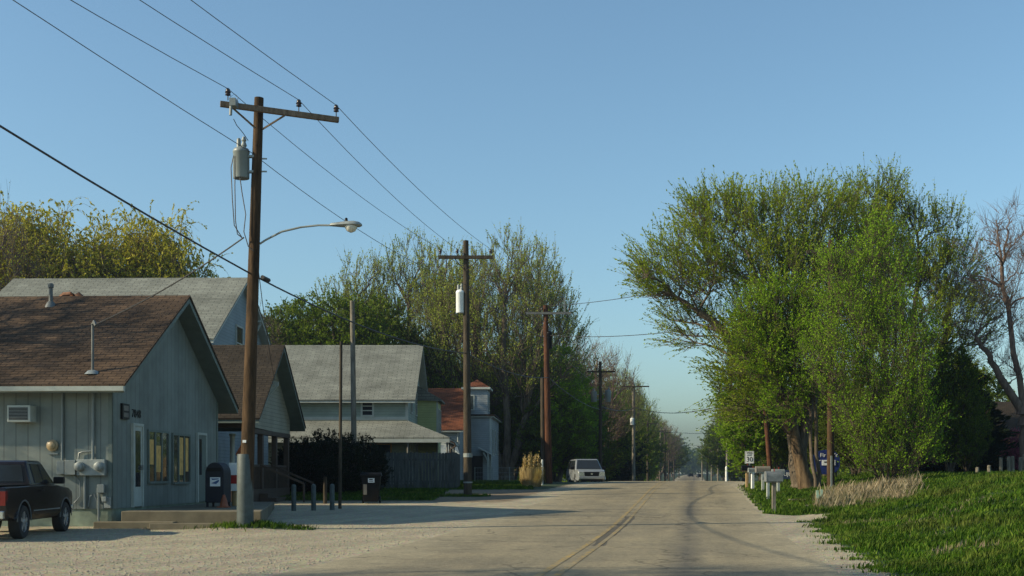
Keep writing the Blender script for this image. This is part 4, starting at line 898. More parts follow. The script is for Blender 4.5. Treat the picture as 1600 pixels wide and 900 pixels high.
# SUV facing the camera: local +x forward (towards the camera)
sv = thing('suv', (0, 0, 0), 'silver-white sport utility vehicle parked facing the camera on the left roadside', 'SUV', R(-90 + 6))
sy_ = 76.5; sv.location = (PX(915, sy_), sy_, g(PX(915, sy_), sy_) + .0)
so = [(-2.3, .5), (-2.32, 1.1), (1.25, 1.14), (2.0, 1.12), (2.28, 1.05), (2.36, .9), (2.38, .5), (2.2, .4), (1.95, .4)] + arch(1.5, .4, .44, 10, 0, 180)[1:-1] + [(1.05, .4), (-.95, .4)] + arch(-1.4, .4, .44, 10, 0, 180)[1:-1] + [(-1.85, .4)]
def ws(x, z): return .97 - (.06 if z < .45 else 0) - .04 * max(0, z - .9) / .2 - .12 * max(0, (x - 1.9) / .5)
loft(MB(), so, ws).build('body', M['carpaint_silver'], sv, bevel=.05, smooth=True)
sc_ = [(-2.28, 1.1), (-2.1, 1.76), (-1.95, 1.82), (.35, 1.84), (.5, 1.80), (1.3, 1.12)]
def wcs(x, z): return .92 - .2 * (z - 1.1) / .72
loft(MB(), sc_, wcs).build('cabin', M['carpaint_silver'], sv, bevel=.05, smooth=True)
pane(sv, [(1.235, -.80, 1.19), (.585, -.66, 1.755), (.585, .66, 1.755), (1.235, .80, 1.19)], M['glass'], 'windshield')
for sd in (1, -1):
    y = lambda z, s=sd: s * (wcs(0, z) + .002)
    pane(sv, [(-.5, y(1.17), 1.17), (-.5, y(1.74), 1.74), (.4, y(1.74), 1.74), (1.05, y(1.17), 1.17)], M['glass'], 'side_window')
    pane(sv, [(-2.0, y(1.17), 1.17), (-1.95, y(1.74), 1.74), (-.6, y(1.74), 1.74), (-.6, y(1.17), 1.17)], M['glass'], 'side_window')
    wheel(sv, 1.5, -sd * .84, .38, .24, -sd, M['rim']); wheel(sv, -1.4, -sd * .84, .38, .24, -sd, M['rim'])
    MB().prism([(sd * .83, .72), (sd * .85, .98), (sd * .52, .98), (sd * .46, .72)], 2.36, 2.405, 'x').build('headlight', M['chrome'], sv)
    MB().box(.86, 1.02, sd * .9, sd * 1.16, 1.14, 1.34).build('mirror', M['black'], sv, bevel=.03)
MB().prism([(-.44, .72), (.44, .72), (.5, .99), (-.5, .99)], 2.355, 2.40, 'x').build('grille', M['black'], sv)
MB().box(2.3, 2.46, -.86, .86, .52, .70).build('front_bumper', M['carpaint_silver'], sv, bevel=.04)
MB().box(2.3, 2.42, -.7, .7, .38, .50).build('air_dam', M['black'], sv)
MB().box(-1.8, .2, -.68, -.64, 1.84, 1.87).box(-1.8, .2, .64, .68, 1.84, 1.87).build('roof_rack', M['black'], sv)
lo_ = MB().lathe([(.05, 2.401), (.05, 2.41)], 14, 'x', (0, 0, .86)).build('badge', M['chrome'], sv); lo_.scale = (1, 1.6, 1)

# tiny far vehicles where the road climbs again
for i, (px, Y, c, lb) in enumerate([(1079, 460, 'black', 'tiny dark car far away in the middle of the road'), (1093, 420, 'carpaint_dark', 'tiny dark car at the right of the far road end')]):
    x = PX(px, Y); t = thing('distant_car', (x, Y, g(x, Y)), lb, 'car')
    MB().box(-.9, .9, -2, 2, .3, .95).prism([(-.85, .95), (.85, .95), (.65, 1.5), (-.65, 1.5)], -1.2, 1.2, 'y').build('body', M[c], t, bevel=.08)
    for sx in (-.75, .75): MB().lathe([(.33, -.12), (.33, .12)], 12, 'x').build('wheel', M['rubber'], t, loc=(sx, -1.3, .33))

# ------------------------------------------------------------------ mailboxes and signs on the right
def mailbox(px, Y, pytop, mat, postmat, label, rz, L=.52, r=.1, hh=.2, post='single', pcol=.05):
    x = PX(px, Y); z = g(x, Y); zt = PZ_(pytop, Y) - z
    t = thing('mailbox', (x, Y, z), label, 'mailbox', rz, 'rural mailboxes on the grass verge')
    pf = [(-r, 0), (r, 0), (r, hh - r)] + [(r * math.cos(R(a)), hh - r + r * math.sin(R(a))) for a in range(20, 180, 20)] + [(-r, hh - r)]
    b = MB().prism([(a, c + zt - hh) for a, c in pf], -L / 2, L / 2, 'x').build('box', mat, t, bevel=.008)
    MB().prism([(a * 1.04, c * 1.03 + zt - hh - .003) for a, c in pf], -L / 2 - .012, -L / 2 + .02, 'x').build('door', mat, b)
    MB().box(-L / 2 - .03, -L / 2 - .012, -.015, .015, zt - hh * .4, zt - hh * .25).build('latch', M['steel'], b)
    MB().box(.05, .07, r + .002, r + .02, zt - hh * .6, zt + .08).build('flag', M['red'], b)
    MB().box(-L / 2 + .04, L / 2 - .04, -r * .8, r * .8, zt - hh - .035, zt - hh - .004).build('board', postmat, t)
    MB().box(-pcol, pcol, -pcol, pcol, -.2, zt - hh - .035).build('post', postmat, t)
    return t
mailbox(1209, 34.2, 736.5, M['dull2'], M['pole_grey'], 'big grey metal mailbox on a thick wooden post, nearest to the road mouth', R(4), .50, .13, .30)
mailbox(1200, 42, 741, M['greybox'], M['trim_white'], 'small mailbox on a white post just behind the big grey one', R(6), .45, .09, .2, pcol=.045)
mailbox(1192, 50, 728.5, M['soffit_dark'], M['trim_white'], 'wide brown and white mailbox in the middle of the roadside cluster', R(3), .62, .12, .26)
mailbox(1167, 55, 727, M['black'], M['wood_tan'], 'black mailbox at the left end of the roadside cluster', R(5), .5, .1, .26)
mailbox(1176, 53, 731, M['steel'], M['white'], 'pale mailbox on a white post right below the speed limit sign', R(8), .4, .09, .2, pcol=.06)
mailbox(1216, 46, 733, M['steel'], M['trim_white'], 'steel mailbox peeking out behind the big grey one on the right', R(5), .5, .1, .2)
# speed sign
x = PX(1171, 62); ss = thing('speed_limit_sign', (x, 62, g(x, 62)), 'white speed limit sign above the mailbox cluster', 'road sign', R(-2))
zt = PZ_(705, 62) - g(x, 62)
MB().box(-.03, .03, .0, .04, -.3, zt - .05).build('post', M['steel'], ss)
pnl = MB().box(-.24, .24, -.025, -.005, zt - .66, zt).build('panel', M['white'], ss)
MB().box(-.222, .222, -.028, -.026, zt - .025, zt - .017).box(-.222, .222, -.028, -.026, zt - .643, zt - .635).box(-.222, -.214, -.028, -.026, zt - .643, zt - .017).box(.214, .222, -.028, -.026, zt - .643, zt - .017).build('border', M['black'], pnl)
text('lettering', 'SPEED\nLIMIT', .12, M['black'], pnl, (0, -.03, zt - .16), (R(90), 0, 0), .003)
text('lettering', '30', .36, M['black'], pnl, (0, -.03, zt - .45), (R(90), 0, 0), .004)
# blue sign
x = PX(1291, 56); bs = thing('blue_sign', (x, 56, g(x, 56)), 'blue oval sign with white cross and small white board behind the tree trunk', 'sign')
bz = PZ_(722, 56) - g(x, 56)
MB().prism([(.66 * math.cos(t) * (1 if abs(math.cos(t)) < .9 else 1), bz + .60 * (abs(math.sin(t)) ** .7) * (1 if math.sin(t) > 0 else -1)) for t in [2 * math.pi * k / 28 for k in range(28)]], -.03, .03, 'y').build('panel', M['sign_blue'], bs)
for sx in (-.5, .5): MB().box(sx - .04, sx + .04, .035, .11, -.2, bz + .1).build('post', M['darkwood'], bs)
MB().box(-.43, -.39, -.05, -.032, bz - .28, bz + .26).box(-.53, -.29, -.05, -.032, bz + .06, bz + .10).build('cross', M['label_white'], bs)
mbd = MB().box(-.22, .42, -.07, -.032, bz - .16, bz + .1).build('message_board', M['label_white'], bs)
MB().box(-.12, .34, -.075, -.071, bz - .03, bz + .03).build('print', M['black'], mbd)
text('lettering', 'Fir    Yr', .27, M['label_white'], bs, (.12, -.04, bz + .33), (R(90), 0, 0), .006)
x = PX(1230, 58); b2 = thing('house_number_sign', (x, 58, g(x, 58)), 'small dark sign with white characters between the mailboxes and the big trunk', 'sign')
z_ = PZ_(741, 58) - g(x, 58)
MB().box(-.26, .26, -.015, .015, z_ - .24, z_ + .22).build('panel', m_plain('navy_sign', (.02, .035, .08), .5), b2); MB().box(-.03, .03, .016, .06, -.2, z_).build('post', M['black'], b2)
text('lettering', 'UJ8', .26, M['label_white'], b2, (0, -.018, z_), (R(90), 0, 0), .003)
# street name post with plate near pole, marker post, log pieces
x = PX(1299, 43.5); o = MB().box(-.03, .03, -.03, .03, -.2, PZ_(712, 43.5) - g(x, 43.5)).build('steel_post', M['greybox'], loc=(x, 43.5, g(x, 43.5))); tag(o, 'slim grey steel post in front of the blue sign', 'post')
x = PX(1282, 37.5); o = MB().box(-.11, -.03, -.02, .02, -.1, .48).box(.02, .10, -.02, .02, -.1, .5).box(-.11, .10, -.015, .015, .25, .33).build('marker_post', M['greenpost'], loc=(x, 37.5, g(x, 37.5)), rot=(0, R(-4), 0)); tag(o, 'low pale green marker post beside the dry grass', 'marker post')
for i, (px, Y, L, rz, lb) in enumerate([(1252, 40, .9, 8, 'pale fallen board lying in the grass by the driveway mouth'), (1262, 36.2, .35, 60, 'short pale wood scrap lying next to the dry grass')]):
    x = PX(px, Y); o = MB().box(-L / 2, L / 2, -.07, .07, 0, .05).build('board', M['pole_grey'], loc=(x, Y, g(x, Y) + .06), rot=(0, 0, R(rz)), bevel=.01); tag(o, lb, 'board')
# field fence at far right
for k in range(9):
    px = 1527 + k * 9.2 + (3 if k % 2 else 0); Y = 47 + .15 * k; x = PX(px, Y); hh = (.35, .3, .5, .45, .75, .8, .85, .8, .9)[k]
    if k in (1, 3): continue
    o = MB().lathe([(.08, -.2), (.075, hh), (.04, hh + .03)], 8).build('fence_post', M['pole_grey'], loc=(x, Y, g(x, Y))); tag(o, ('low pale stump post leftmost of the field fence at the evergreen', '', 'short field fence post right of the lowest stump', '', 'field fence post in front of the last evergreen', 'field fence post at the left corner of the tan house', 'leaning field fence post before the tan house wall', 'tall field fence post before the tan house window', 'tallest field fence post at the very edge of the picture')[k], 'fence post', 'field fence posts at the right edge')
# chain link fence by the red roof house
cf = thing('wire_fence', (PX(742, 69), 69, .75), 'low wire fence between the red-roofed house and the pampas grass', 'fence')
m = MB(); Lc = PX(850, 69) - PX(742, 69)
for k in range(5): m.tube([(Lc * k / 4, 0, -.2), (Lc * k / 4, 0, .95)], .025, 6)
m.build('post', M['steel'], cf); m = MB()
for z in (.1, .35, .6, .9): m.tube([(0, 0, z), (Lc, 0, z)], .008, 4)
k = 0
while k * .18 < Lc: m.tube([(k * .18, 0, .1), (k * .18, 0, .9)], .005, 4); k += 1
m.build('mesh', M['steel'], cf)
# small posts near gravel at far left roadside
o = MB().lathe([(.06, -.2), (.06, 1.3), (.02, 1.33)], 8).build('white_post', M['white'], loc=(PX(847, 60), 60, g(PX(847, 60), 60))); tag(o, 'pale post at the right side of the pampas grass', 'post')
o = MB().lathe([(.16, -.2), (.15, 3.6), (.05, 3.7)], 8).build('white_post', M['white'], loc=(PX(1135, 150), 150, g(PX(1135, 150), 150))); tag(o, 'pale upright post in front of the far right trees', 'post')
# ------------------------------------------------------------------ trees
rng = np.random.default_rng(11)
def norm(a): return a / np.maximum(np.linalg.norm(a, axis=-1, keepdims=True), 1e-6)
def tubes(P, r0, r1, k):
    """P (B,n,3) polylines; r0, r1 (B,) radii -> verts, quads"""
    B, n, _ = P.shape; T = np.empty_like(P); T[:, 1:-1] = P[:, 2:] - P[:, :-2]; T[:, 0] = P[:, 1] - P[:, 0]; T[:, -1] = P[:, -1] - P[:, -2]; T = norm(T)
    ref = np.where(np.abs(T[:, :1, 2:3]) > .8, np.array([1., 0, 0]), np.array([0, 0, 1.])) * np.ones((B, n, 1))
    A = norm(np.cross(T, ref)); C = np.cross(T, A); t = np.arange(k) * 2 * np.pi / k
    f = np.linspace(0, 1, n)[None, :]; rad = r0[:, None] * (1 - f) + r1[:, None] * f
    V = P[:, :, None, :] + (A[:, :, None, :] * np.cos(t)[:, None] + C[:, :, None, :] * np.sin(t)[:, None]) * rad[:, :, None, None]
    i = np.arange(B * n * k).reshape(B, n, k)
    a = i[:, :-1]; b = i[:, 1:]; Q = np.stack([a, np.roll(a, -1, 2), np.roll(b, -1, 2), b], -1).reshape(-1, 4)
    return V.reshape(-1, 3), Q
def bez(p0, p1, p2, n):
    t = np.linspace(0, 1, n)[None, :, None]; return p0[:, None] * (1 - t) ** 2 + 2 * p1[:, None] * t * (1 - t) + p2[:, None] * t ** 2
class Wood:
    def __init__(s): s.V = []; s.Q = []; s.o = 0
    def add(s, P, r0, r1, k):
        V, Q = tubes(P, r0, r1, k); s.V.append(V); s.Q.append(Q + s.o); s.o += len(V)
def sample(lumps, n, lo, hi, power=.5):
    L = np.array(lumps, float); w = (L[:, 3] * L[:, 4] * L[:, 5]) ** .75; idx = rng.choice(len(L), n, p=w / w.sum())
    d = norm(rng.normal(size=(n, 3))); r = (lo ** 3 + (hi ** 3 - lo ** 3) * rng.random(n)) ** (1 / 3)
    return L[idx, :3] + d * L[idx, 3:6] * r[:, None]
def attach(targets, nodes, slope=.3, wt=1.0):
    out = np.empty(len(targets), int)
    for a in range(0, len(targets), 2000):
        t = targets[a:a + 2000]; d = t[:, None] - nodes[None]; hd = np.hypot(d[..., 0], d[..., 1]); dist = np.linalg.norm(d, axis=-1)
        cost = dist + wt * np.maximum(0, slope * hd - d[..., 2]) * 2; out[a:a + 2000] = cost.argmin(1)
    return out
def quads_leaves(C, size, elong, up=.0, D=None):
    n = len(C); a = norm(rng.normal(size=(n, 3))) if D is None else norm(D + rng.normal(size=(n, 3)) * .42)
    b = norm(np.cross(a, norm(rng.normal(size=(n, 3))))); s = size * (.6 + .8 * rng.random(n))[:, None]
    V = np.stack([C - a * s * elong, C - b * s * .5, C + a * s * elong, C + b * s * .5], 1).reshape(-1, 3)
    return V, np.arange(4 * n).reshape(n, 4)
def make_tree(name, lumps, trunks, r0, n1, n2, n3, ntw, twl, nleaf, lsize, leafmat, barkmat, slope=.35, up=.5, radial=None, droop=0, spread=.12, elong=.75, twr=.006, outer=.75, split=.5, seed=None):
    """lumps: crown ellipsoids (x,y,z,rx,ry,rz); trunks: polylines of (x,y,z). returns wood mesh, leaf mesh"""
    global rng
    if seed is not None: rng = np.random.default_rng(seed)
    wd = Wood(); nodes = []; rads = []
    for tr in trunks:
        tr = np.array(tr, float); t = np.linspace(0, len(tr) - 1, 12); P = np.stack([np.interp(t, np.arange(len(tr)), tr[:, c]) for c in range(3)], -1)
        P[1:-1, :2] += rng.normal(size=(10, 2)) * .05
        f = np.linspace(0, 1, 12); rr = r0 * (1.0 - .55 * f)
        wd.add(P[None], np.array([r0]), np.array([r0 * .4]), 10)
        fl = np.stack([P[0] - [0, 0, .1], P[0] + [0, 0, r0 * 1.5]])[None]; wd.add(fl, np.array([r0 * 1.5]), np.array([r0 * .98]), 10)
        s0 = int(12 * split * .6); nodes.append(P[s0:]); rads.append(rr[s0:])
    nodes = np.concatenate(nodes); rads = np.concatenate(rads)
    def level(nodes, rads, T, n, k, rf, curve, sl):
        idx = attach(T, nodes, sl); p0 = nodes[idx]; d = T - p0; L = np.linalg.norm(d, axis=1, keepdims=True)
        p1 = p0 + d * .5 + np.array([0, 0, 1.]) * L * curve * .3 + rng.normal(size=d.shape) * L * .10
        P = bez(p0, p1, T, n); P[:, 1:-1] += rng.normal(size=P[:, 1:-1].shape) * L[:, None] * .022
        ra = np.minimum(rads[idx] * rf, .02 + .02 * L[:, 0]); rb = ra * .35; wd.add(P, ra, rb, k)
        f = np.linspace(0, 1, n)[None]; rr = ra[:, None] * (1 - f) + rb[:, None] * f
        return P, rr
    P1, R1 = level(nodes, rads, sample(lumps, n1, .25, .8), 8, 7, .75, 1.0, slope)
    N = np.concatenate([nodes, P1[:, 2:].reshape(-1, 3)]); RR = np.concatenate([rads, R1[:, 2:].ravel()])
    P2, R2 = level(N, RR, sample(lumps, n2, .45, .9), 6, 5, .6, .6, slope)
    N = np.concatenate([P1[:, 4:].reshape(-1, 3), P2[:, 2:].reshape(-1, 3)]); RR = np.concatenate([R1[:, 4:].ravel(), R2[:, 2:].ravel()])
    P3, R3 = level(N, RR, sample(lumps, n3, .5, 1.12), 5, 4, .6, .3, slope * .6)
    # twigs
    cen = np.array(lumps, float); 
    src = np.concatenate([P3[:, 1:].reshape(-1, 3), P2[:, 3:].reshape(-1, 3)]); base_d = np.concatenate([np.repeat(norm(P3[:, -1] - P3[:, 0]), P3.shape[1] - 1, 0), np.repeat(norm(P2[:, -1] - P2[:, 0]), P2.shape[1] - 3, 0)])
    pick = rng.integers(0, len(src), ntw); p0 = src[pick]
    d = norm(base_d[pick] * .9 + rng.normal(size=(ntw, 3)) * .55 + np.array([0, 0, up]))
    if radial is not None: d = norm(base_d[pick] * .7 + norm(p0 - np.array(radial)) * .75 + rng.normal(size=(ntw, 3)) * .33 + np.array([0, 0, up * .35]))
    L = twl * (.45 + .9 * rng.random(ntw))[:, None]
    p2 = p0 + d * L + np.array([0, 0, -1.]) * droop * L * rng.random((ntw, 1)); p1 = p0 + d * L * .5 + np.array([0, 0, .12]) * L * (1 + droop)
    nt_ = 4 if droop == 0 else 6; PT = bez(p0, p1, p2, nt_)
    wd.add(PT, np.full(ntw, twr), np.full(ntw, twr * .35), 3)
    wood = fast_mesh(name + '_trunk', np.concatenate(wd.V), np.concatenate(wd.Q), 4); wood.polygons.foreach_set('use_smooth', [True] * len(wood.polygons)); wood.materials.append(barkmat)
    leaf = None
    if nleaf:
        m = int(nleaf); t = .25 + .8 * rng.random((ntw, m)); ii = np.repeat(np.arange(ntw), m); t = np.clip(t.ravel(), 0, 1)
        keep = rng.random(len(t)) < np.repeat(.35 + .9 * rng.random(ntw), m); ii = ii[keep]; t = t[keep]
        x = t * (nt_ - 1); a = np.minimum(x.astype(int), nt_ - 2); fr = (x - a)[:, None]
        C = PT[ii, a] * (1 - fr) + PT[ii, a + 1] * fr + rng.normal(size=(len(t), 3)) * spread * twl * .5
        D = (PT[ii, a + 1] - PT[ii, a]); V, Q = quads_leaves(C, lsize, elong, D=norm(D) if droop or up > .6 else None)
        leaf = fast_mesh(name + '_crown', V, Q, 4); leaf.materials.append(leafmat)
    return wood, leaf
TREEGROUP = {}
def place(proto, x, y, label, cat='tree', s=1, rz=0, group=None, name='tree', sz=None, dz=-.05, mats=None):
    wood, leaf = proto; t = thing(name, (x, y, g(x, y) + dz), label, cat, rz, group); t.scale = (s, s, sz or s)
    a = bpy.data.objects.new('trunk', wood); COL.objects.link(a); a.parent = t
    if leaf:
        b = bpy.data.objects.new('crown', leaf); COL.objects.link(b); b.parent = t
        if mats:
            b.material_slots[0].link = 'OBJECT'; b.material_slots[0].material = mats
    return t
def L_px(lst, Y, bx, dy=1.0):
    """crown lumps given as photo pixels (px,py,rx,ry[,dY]) at depth Y -> local to a base at column bx"""
    X0 = PX(bx, Y); z0 = g(X0, Y); o = []
    for q in lst:
        px, py, rx, ry = q[:4]; dd = q[4] if len(q) > 4 else 0; k = Y / F
        o.append((PX(px, Y) - X0, dd, PZ_(py, Y) - z0, rx * k, (rx + ry) / 2 * k * dy, ry * k))
    return o
# the great silver maple over the road
Yh = 50.; lm = L_px([(1060, 425, 88, 62, -1), (1075, 505, 60, 38, 1), (1150, 385, 100, 88, 0), (1245, 350, 95, 75, 1), (1320, 370, 90, 90, 2), (1205, 470, 110, 95, -1), (1290, 470, 100, 90, 1), (1150, 560, 75, 68, -2), (1140, 620, 50, 40, -1), (1215, 590, 60, 50, 0), (1030, 440, 55, 40, 0), (1380, 400, 70, 80, 2), (1110, 340, 60, 40, 0)], Yh, 1252)
lm = [(x + .25, y, z - .1, a * .87, b * .87, c * .88) for x, y, z, a, b, c in lm]
hero = make_tree('maple', lm, [[(0, 0, 0), (-.25, 0, 1.2), (-.35, 0, 2.6), (-.7, 0, 4.2), (-1.3, -.2, 6.5), (-1.7, -.3, 8.5)], [(.1, .1, 0), (-.1, .1, 1.5), (.5, .2, 3.6), (1.2, .3, 6), (1.9, .5, 9)], [(-.6, 0, 3.6), (-1.8, -.3, 5.0), (-3.2, -.6, 6.6), (-4.6, -.8, 7.6)]], .36, 26, 230, 1900, 11500, 1.15, 15, .044, M['leaf_hero'], M['bark'], slope=.25, up=.85, radial=(-.5, 0, 4.5), spread=.035, elong=1.15, twr=.007, seed=5)
place(hero, PX(1252, Yh), Yh, 'large silver maple spreading over the roadside, tallest tree on the right', name='maple_tree')
# peeling tan trunk piece in front
# second large tree behind to the right
Yb = 60.; lb_ = L_px([(1435, 390, 75, 70, 0), (1390, 340, 55, 45, 0), (1360, 310, 55, 40, 0), (1490, 425, 50, 55, 1), (1430, 480, 90, 80, 0), (1500, 500, 55, 60, 0), (1380, 560, 70, 70, 0), (1460, 600, 70, 60, 0)], Yb, 1430)
back = make_tree('tall_tree', lb_, [[(0, 0, 0), (.1, 0, 3), (-.2, 0, 6), (.1, 0, 10)], [(.2, 0, 1), (1.2, 0, 5), (1.8, 0, 9)], [(-.2, 0, 1), (-1.4, 0, 5), (-2.2, 0, 10)]], .3, 22, 180, 1300, 8000, 1.1, 12, .055, M['leaf_hero'], M['bark_dark'], up=.9, radial=(0, 0, 4), spread=.045, twr=.008, seed=8)
place(back, PX(1430, Yb), Yb, 'tall dark-limbed tree behind the saplings, its crown reaching right of the maple', name='tall_tree')
# multi-stem saplings in front
Ys_ = 42.; ls = L_px([(1370, 460, 48, 85, 0), (1330, 520, 55, 75, 0), (1400, 560, 60, 90, 0), (1295, 570, 42, 55, 0), (1362, 640, 58, 60, 0), (1420, 660, 50, 50, 0), (1370, 390, 30, 45, 0), (1310, 440, 30, 50, 0), (1352, 690, 34, 38, 0), (1425, 700, 45, 35, 0), (1385, 715, 60, 26, -.5)], Ys_, 1388)
sap = make_tree('sapling', ls, [[(0, 0, 0), (.05, 0, 3), (-.1, 0, 6), (.1, 0, 9.4)], [(-.1, .1, 0), (-.6, 0, 3), (-1.1, 0, 6.8)], [(.1, 0, 0), (.5, 0, 3), (.8, 0, 6)], [(-.2, 0, 0), (-1.2, 0, 2.2), (-2.1, 0, 4.3)], [(.15, 0, 0), (.2, .2, 3), (.35, .2, 8)]], .05, 55, 320, 1250, 8500, .8, 9, .040, M['leaf_bright'], M['bark_sap'], up=1.0, radial=(0, 0, -2), spread=.05, slope=.6, twr=.0055, seed=12, split=.05)
place(sap, PX(1388, Ys_), Ys_, 'fresh green multi-stemmed saplings rising from the dry grass', name='sapling_clump')
sap2l = L_px([(1235, 500, 55, 60, 0), (1195, 560, 45, 45, 0), (1260, 560, 50, 60, 0), (1180, 500, 40, 40, 0), (1230, 620, 35, 40, 0)], 47, 1275)
sap2 = make_tree('young_tree', sap2l, [[(0, 0, 0), (-.3, 0, 3), (-.8, 0, 6.2)], [(.1, 0, 0), (-.1, 0, 4), (-.1, 0, 6)]], .09, 24, 150, 700, 5500, .8, 12, .045, M['leaf_bright'], M['bark'], up=.8, radial=(0, 0, 3), spread=.05, twr=.006, seed=14)
place(sap2, PX(1275, 47), 47, 'bright green young tree in front of the maple crown left of the brown pole', name='young_tree')
# stump-like tan trunk beside the dark one
tt_ = MB().tube([(.35, 0, -.1), (.05, 0, .9), (-.25, 0, 2.1), (-.45, .05, 3.3), (-.55, .05, 3.9)], [.44, .29, .23, .20, .12], 14)
tt_.tube([(-.36, 0, 2.5), (-.62, -.12, 2.8), (-.72, -.18, 2.95)], [.16, .14, .13], 10).tube([(-.42, 0, 3.1), (-.15, -.1, 3.9), (.1, 0, 4.8)], [.16, .12, .07], 8)
o = tt_.build('leaning_trunk', M['bark_tan'], loc=(PX(1252, 48.6), 48.6, g(PX(1252, 48.6), 48.6)), smooth=True); tag(o, 'leaning tan trunk with peeling bark in front of the maple', 'tree trunk')
# bare tree far right
Yt = 52.; lt = L_px([(1575, 420, 85, 75, 0), (1640, 450, 90, 90, 0), (1530, 480, 45, 60, 0), (1600, 360, 60, 50, 0), (1590, 540, 60, 60, 0)], Yt, 1600)
baret = make_tree('bare_tree', lt, [[(0, 0, 0), (.1, 0, 2.4), (-.1, 0, 4), (-.7, 0, 7), (-1.0, 0, 9.6)], [(0, 0, 2.5), (.8, 0, 5), (1.2, 0, 9)], [(-.05, 0, 3), (-1.4, 0, 5.2), (-2.2, 0, 6.4)]], .2, 22, 150, 700, 3600, .75, 0, .05, None, M['bark_bare'], up=.8, twr=.008, seed=21)
place(baret, PX(1600, Yt), Yt, 'leafless tree against the sky at the right edge of the picture', name='bare_tree')
XTRA = 'leafy trees filling the ground behind the saplings'
# evergreens
def cedar(name, h, r, n, seed):
    rr = np.random.default_rng(seed); t = rr.random(n) ** .8; z = .15 + (h - .15) * t
    rad = r * (1 - (z / h) ** 1.6) ** .75 * (.78 + .22 * np.sin(z * 3.1 + rr.normal() * 3) + .18 * np.sin(z * 7.3)); a = rr.random(n) * 2 * np.pi; q = rad * np.sqrt(rr.random(n)) * (.8 + .25 * np.sin(a * 5 + z * 2) + .2 * np.sin(a * 9 - z * 5))
    C = np.stack([np.cos(a) * q, np.sin(a) * q, z], -1); D = np.stack([np.cos(a), np.sin(a), np.full(n, .5)], -1)
    b = norm(np.cross(norm(D), norm(rr.normal(size=(n, 3))))); s = (.10 + .12 * rr.random(n))[:, None]; D = norm(D + rr.normal(size=(n, 3)) * .3)
    V = np.stack([C - D * s, C - b * s * .3, C + D * s, C + b * s * .3], 1).reshape(-1, 3)
    leaf = fast_mesh(name + '_crown', V, np.arange(4 * n).reshape(n, 4), 4); leaf.materials.append(M['leaf_dark'])
    wd = Wood(); wd.add(np.array([[[0, 0, -.1], [0, 0, h * .5], [0, 0, h * .97]]]), np.array([.16]), np.array([.02]), 8)
    B = int(n / 500); zz = rr.random(B) * h * .85 + .2; aa = rr.random(B) * 2 * np.pi; rb = r * (1 - (zz / h) ** 1.6) ** .75
    P = np.stack([np.stack([0 * zz, 0 * zz, zz], -1), np.stack([np.cos(aa) * rb * .8, np.sin(aa) * rb * .8, zz + .35 * rb], -1)], 1); wd.add(P, np.full(B, .03), np.full(B, .008), 4)
    wood = fast_mesh(name + '_trunk', np.concatenate(wd.V), np.concatenate(wd.Q), 4); wood.materials.append(M['bark_dark']); return wood, leaf
ced = cedar('cedar', 5.4, 2.3, 26000, 3)
place(ced, PX(1505, 60), 60, 'dark dense evergreen at the right, in front of the grey shed', name='evergreen_tree', s=1.15, group='dark evergreens on the right')
place(ced, PX(1452, 61), 61, 'dark evergreen with its crown half hidden by the saplings', name='evergreen_tree', s=.95, rz=2, group='dark evergreens on the right')
place(ced, PX(1532, 58), 58, 'lower dark evergreen nearest the far right wooden house', name='evergreen_tree', s=.8, rz=4, group='dark evergreens on the right')
# --- shared kinds for the woods
budd = make_tree('budding_tree', [(0, 0, 11, 3.2, 3.2, 6), (-2.6, 0, 10, 2.4, 2.4, 4.4), (2.6, .5, 10.5, 2.6, 2.4, 4.6), (0, 0, 15.3, 2.2, 2.2, 2.4), (1.8, 0, 14.2, 1.8, 1.8, 2.6), (-1.8, 0, 13.6, 1.7, 1.8, 2.8)],
                 [[(0, 0, 0), (.1, 0, 4), (-.2, 0, 9), (0, 0, 14)], [(-.1, 0, .4), (-1.4, 0, 5), (-2.4, 0, 11)], [(.2, .1, .4), (1.3, 0, 5), (2.4, 0, 11)]], .30, 26, 190, 800, 4600, 1.0, 7, .065, M['leaf_bud'], M['bark'], slope=1.3, up=1.7, radial=(0, 0, 2), spread=.05, twr=.011, seed=31)
budd2 = make_tree('airy_tree', [(0, 0, 9, 3.0, 3.0, 5.2), (-2.2, .5, 9, 2.2, 2.2, 3.6), (2.4, 0, 10.5, 2.1, 2.3, 3.6), (.5, 0, 14.2, 2.0, 2.0, 2.8), (-1.2, 0, 12.4, 2, 1.8, 2.6)],
                  [[(0, 0, 0), (-.2, 0, 3), (.1, 0, 8), (.4, 0, 13.4)], [(.1, 0, 2), (1.2, 0, 6), (2.2, 0, 10)]], .28, 22, 160, 700, 4200, .95, 8, .068, M['leaf_bud'], M['bark'], slope=1.2, up=1.6, radial=(0, 0, 2), spread=.05, twr=.011, seed=33)
bush = make_tree('leafy_tree', [(0, 0, 6.4, 3.4, 3.2, 4.2), (-2.2, 0, 5.6, 2.2, 2.2, 3.2), (2.2, .4, 6.2, 2.2, 2.2, 3.2), (.5, 0, 10, 1.8, 1.8, 1.7), (-1.2, .3, 9.2, 1.5, 1.5, 1.6), (0, 0, 3.2, 2.8, 2.8, 1.8)],
                 [[(0, 0, 0), (.1, 0, 3), (-.1, 0, 7), (.2, 0, 10)], [(.1, 0, .3), (1.2, 0, 3.4), (1.8, 0, 7)], [(-.1, 0, .3), (-1.2, 0, 3.4), (-1.8, 0, 7)]], .17, 24, 150, 800, 7500, .6, 11, .085, M['leaf_bush'], M['bark_dark'], slope=.9, up=.8, twr=.010, seed=35)
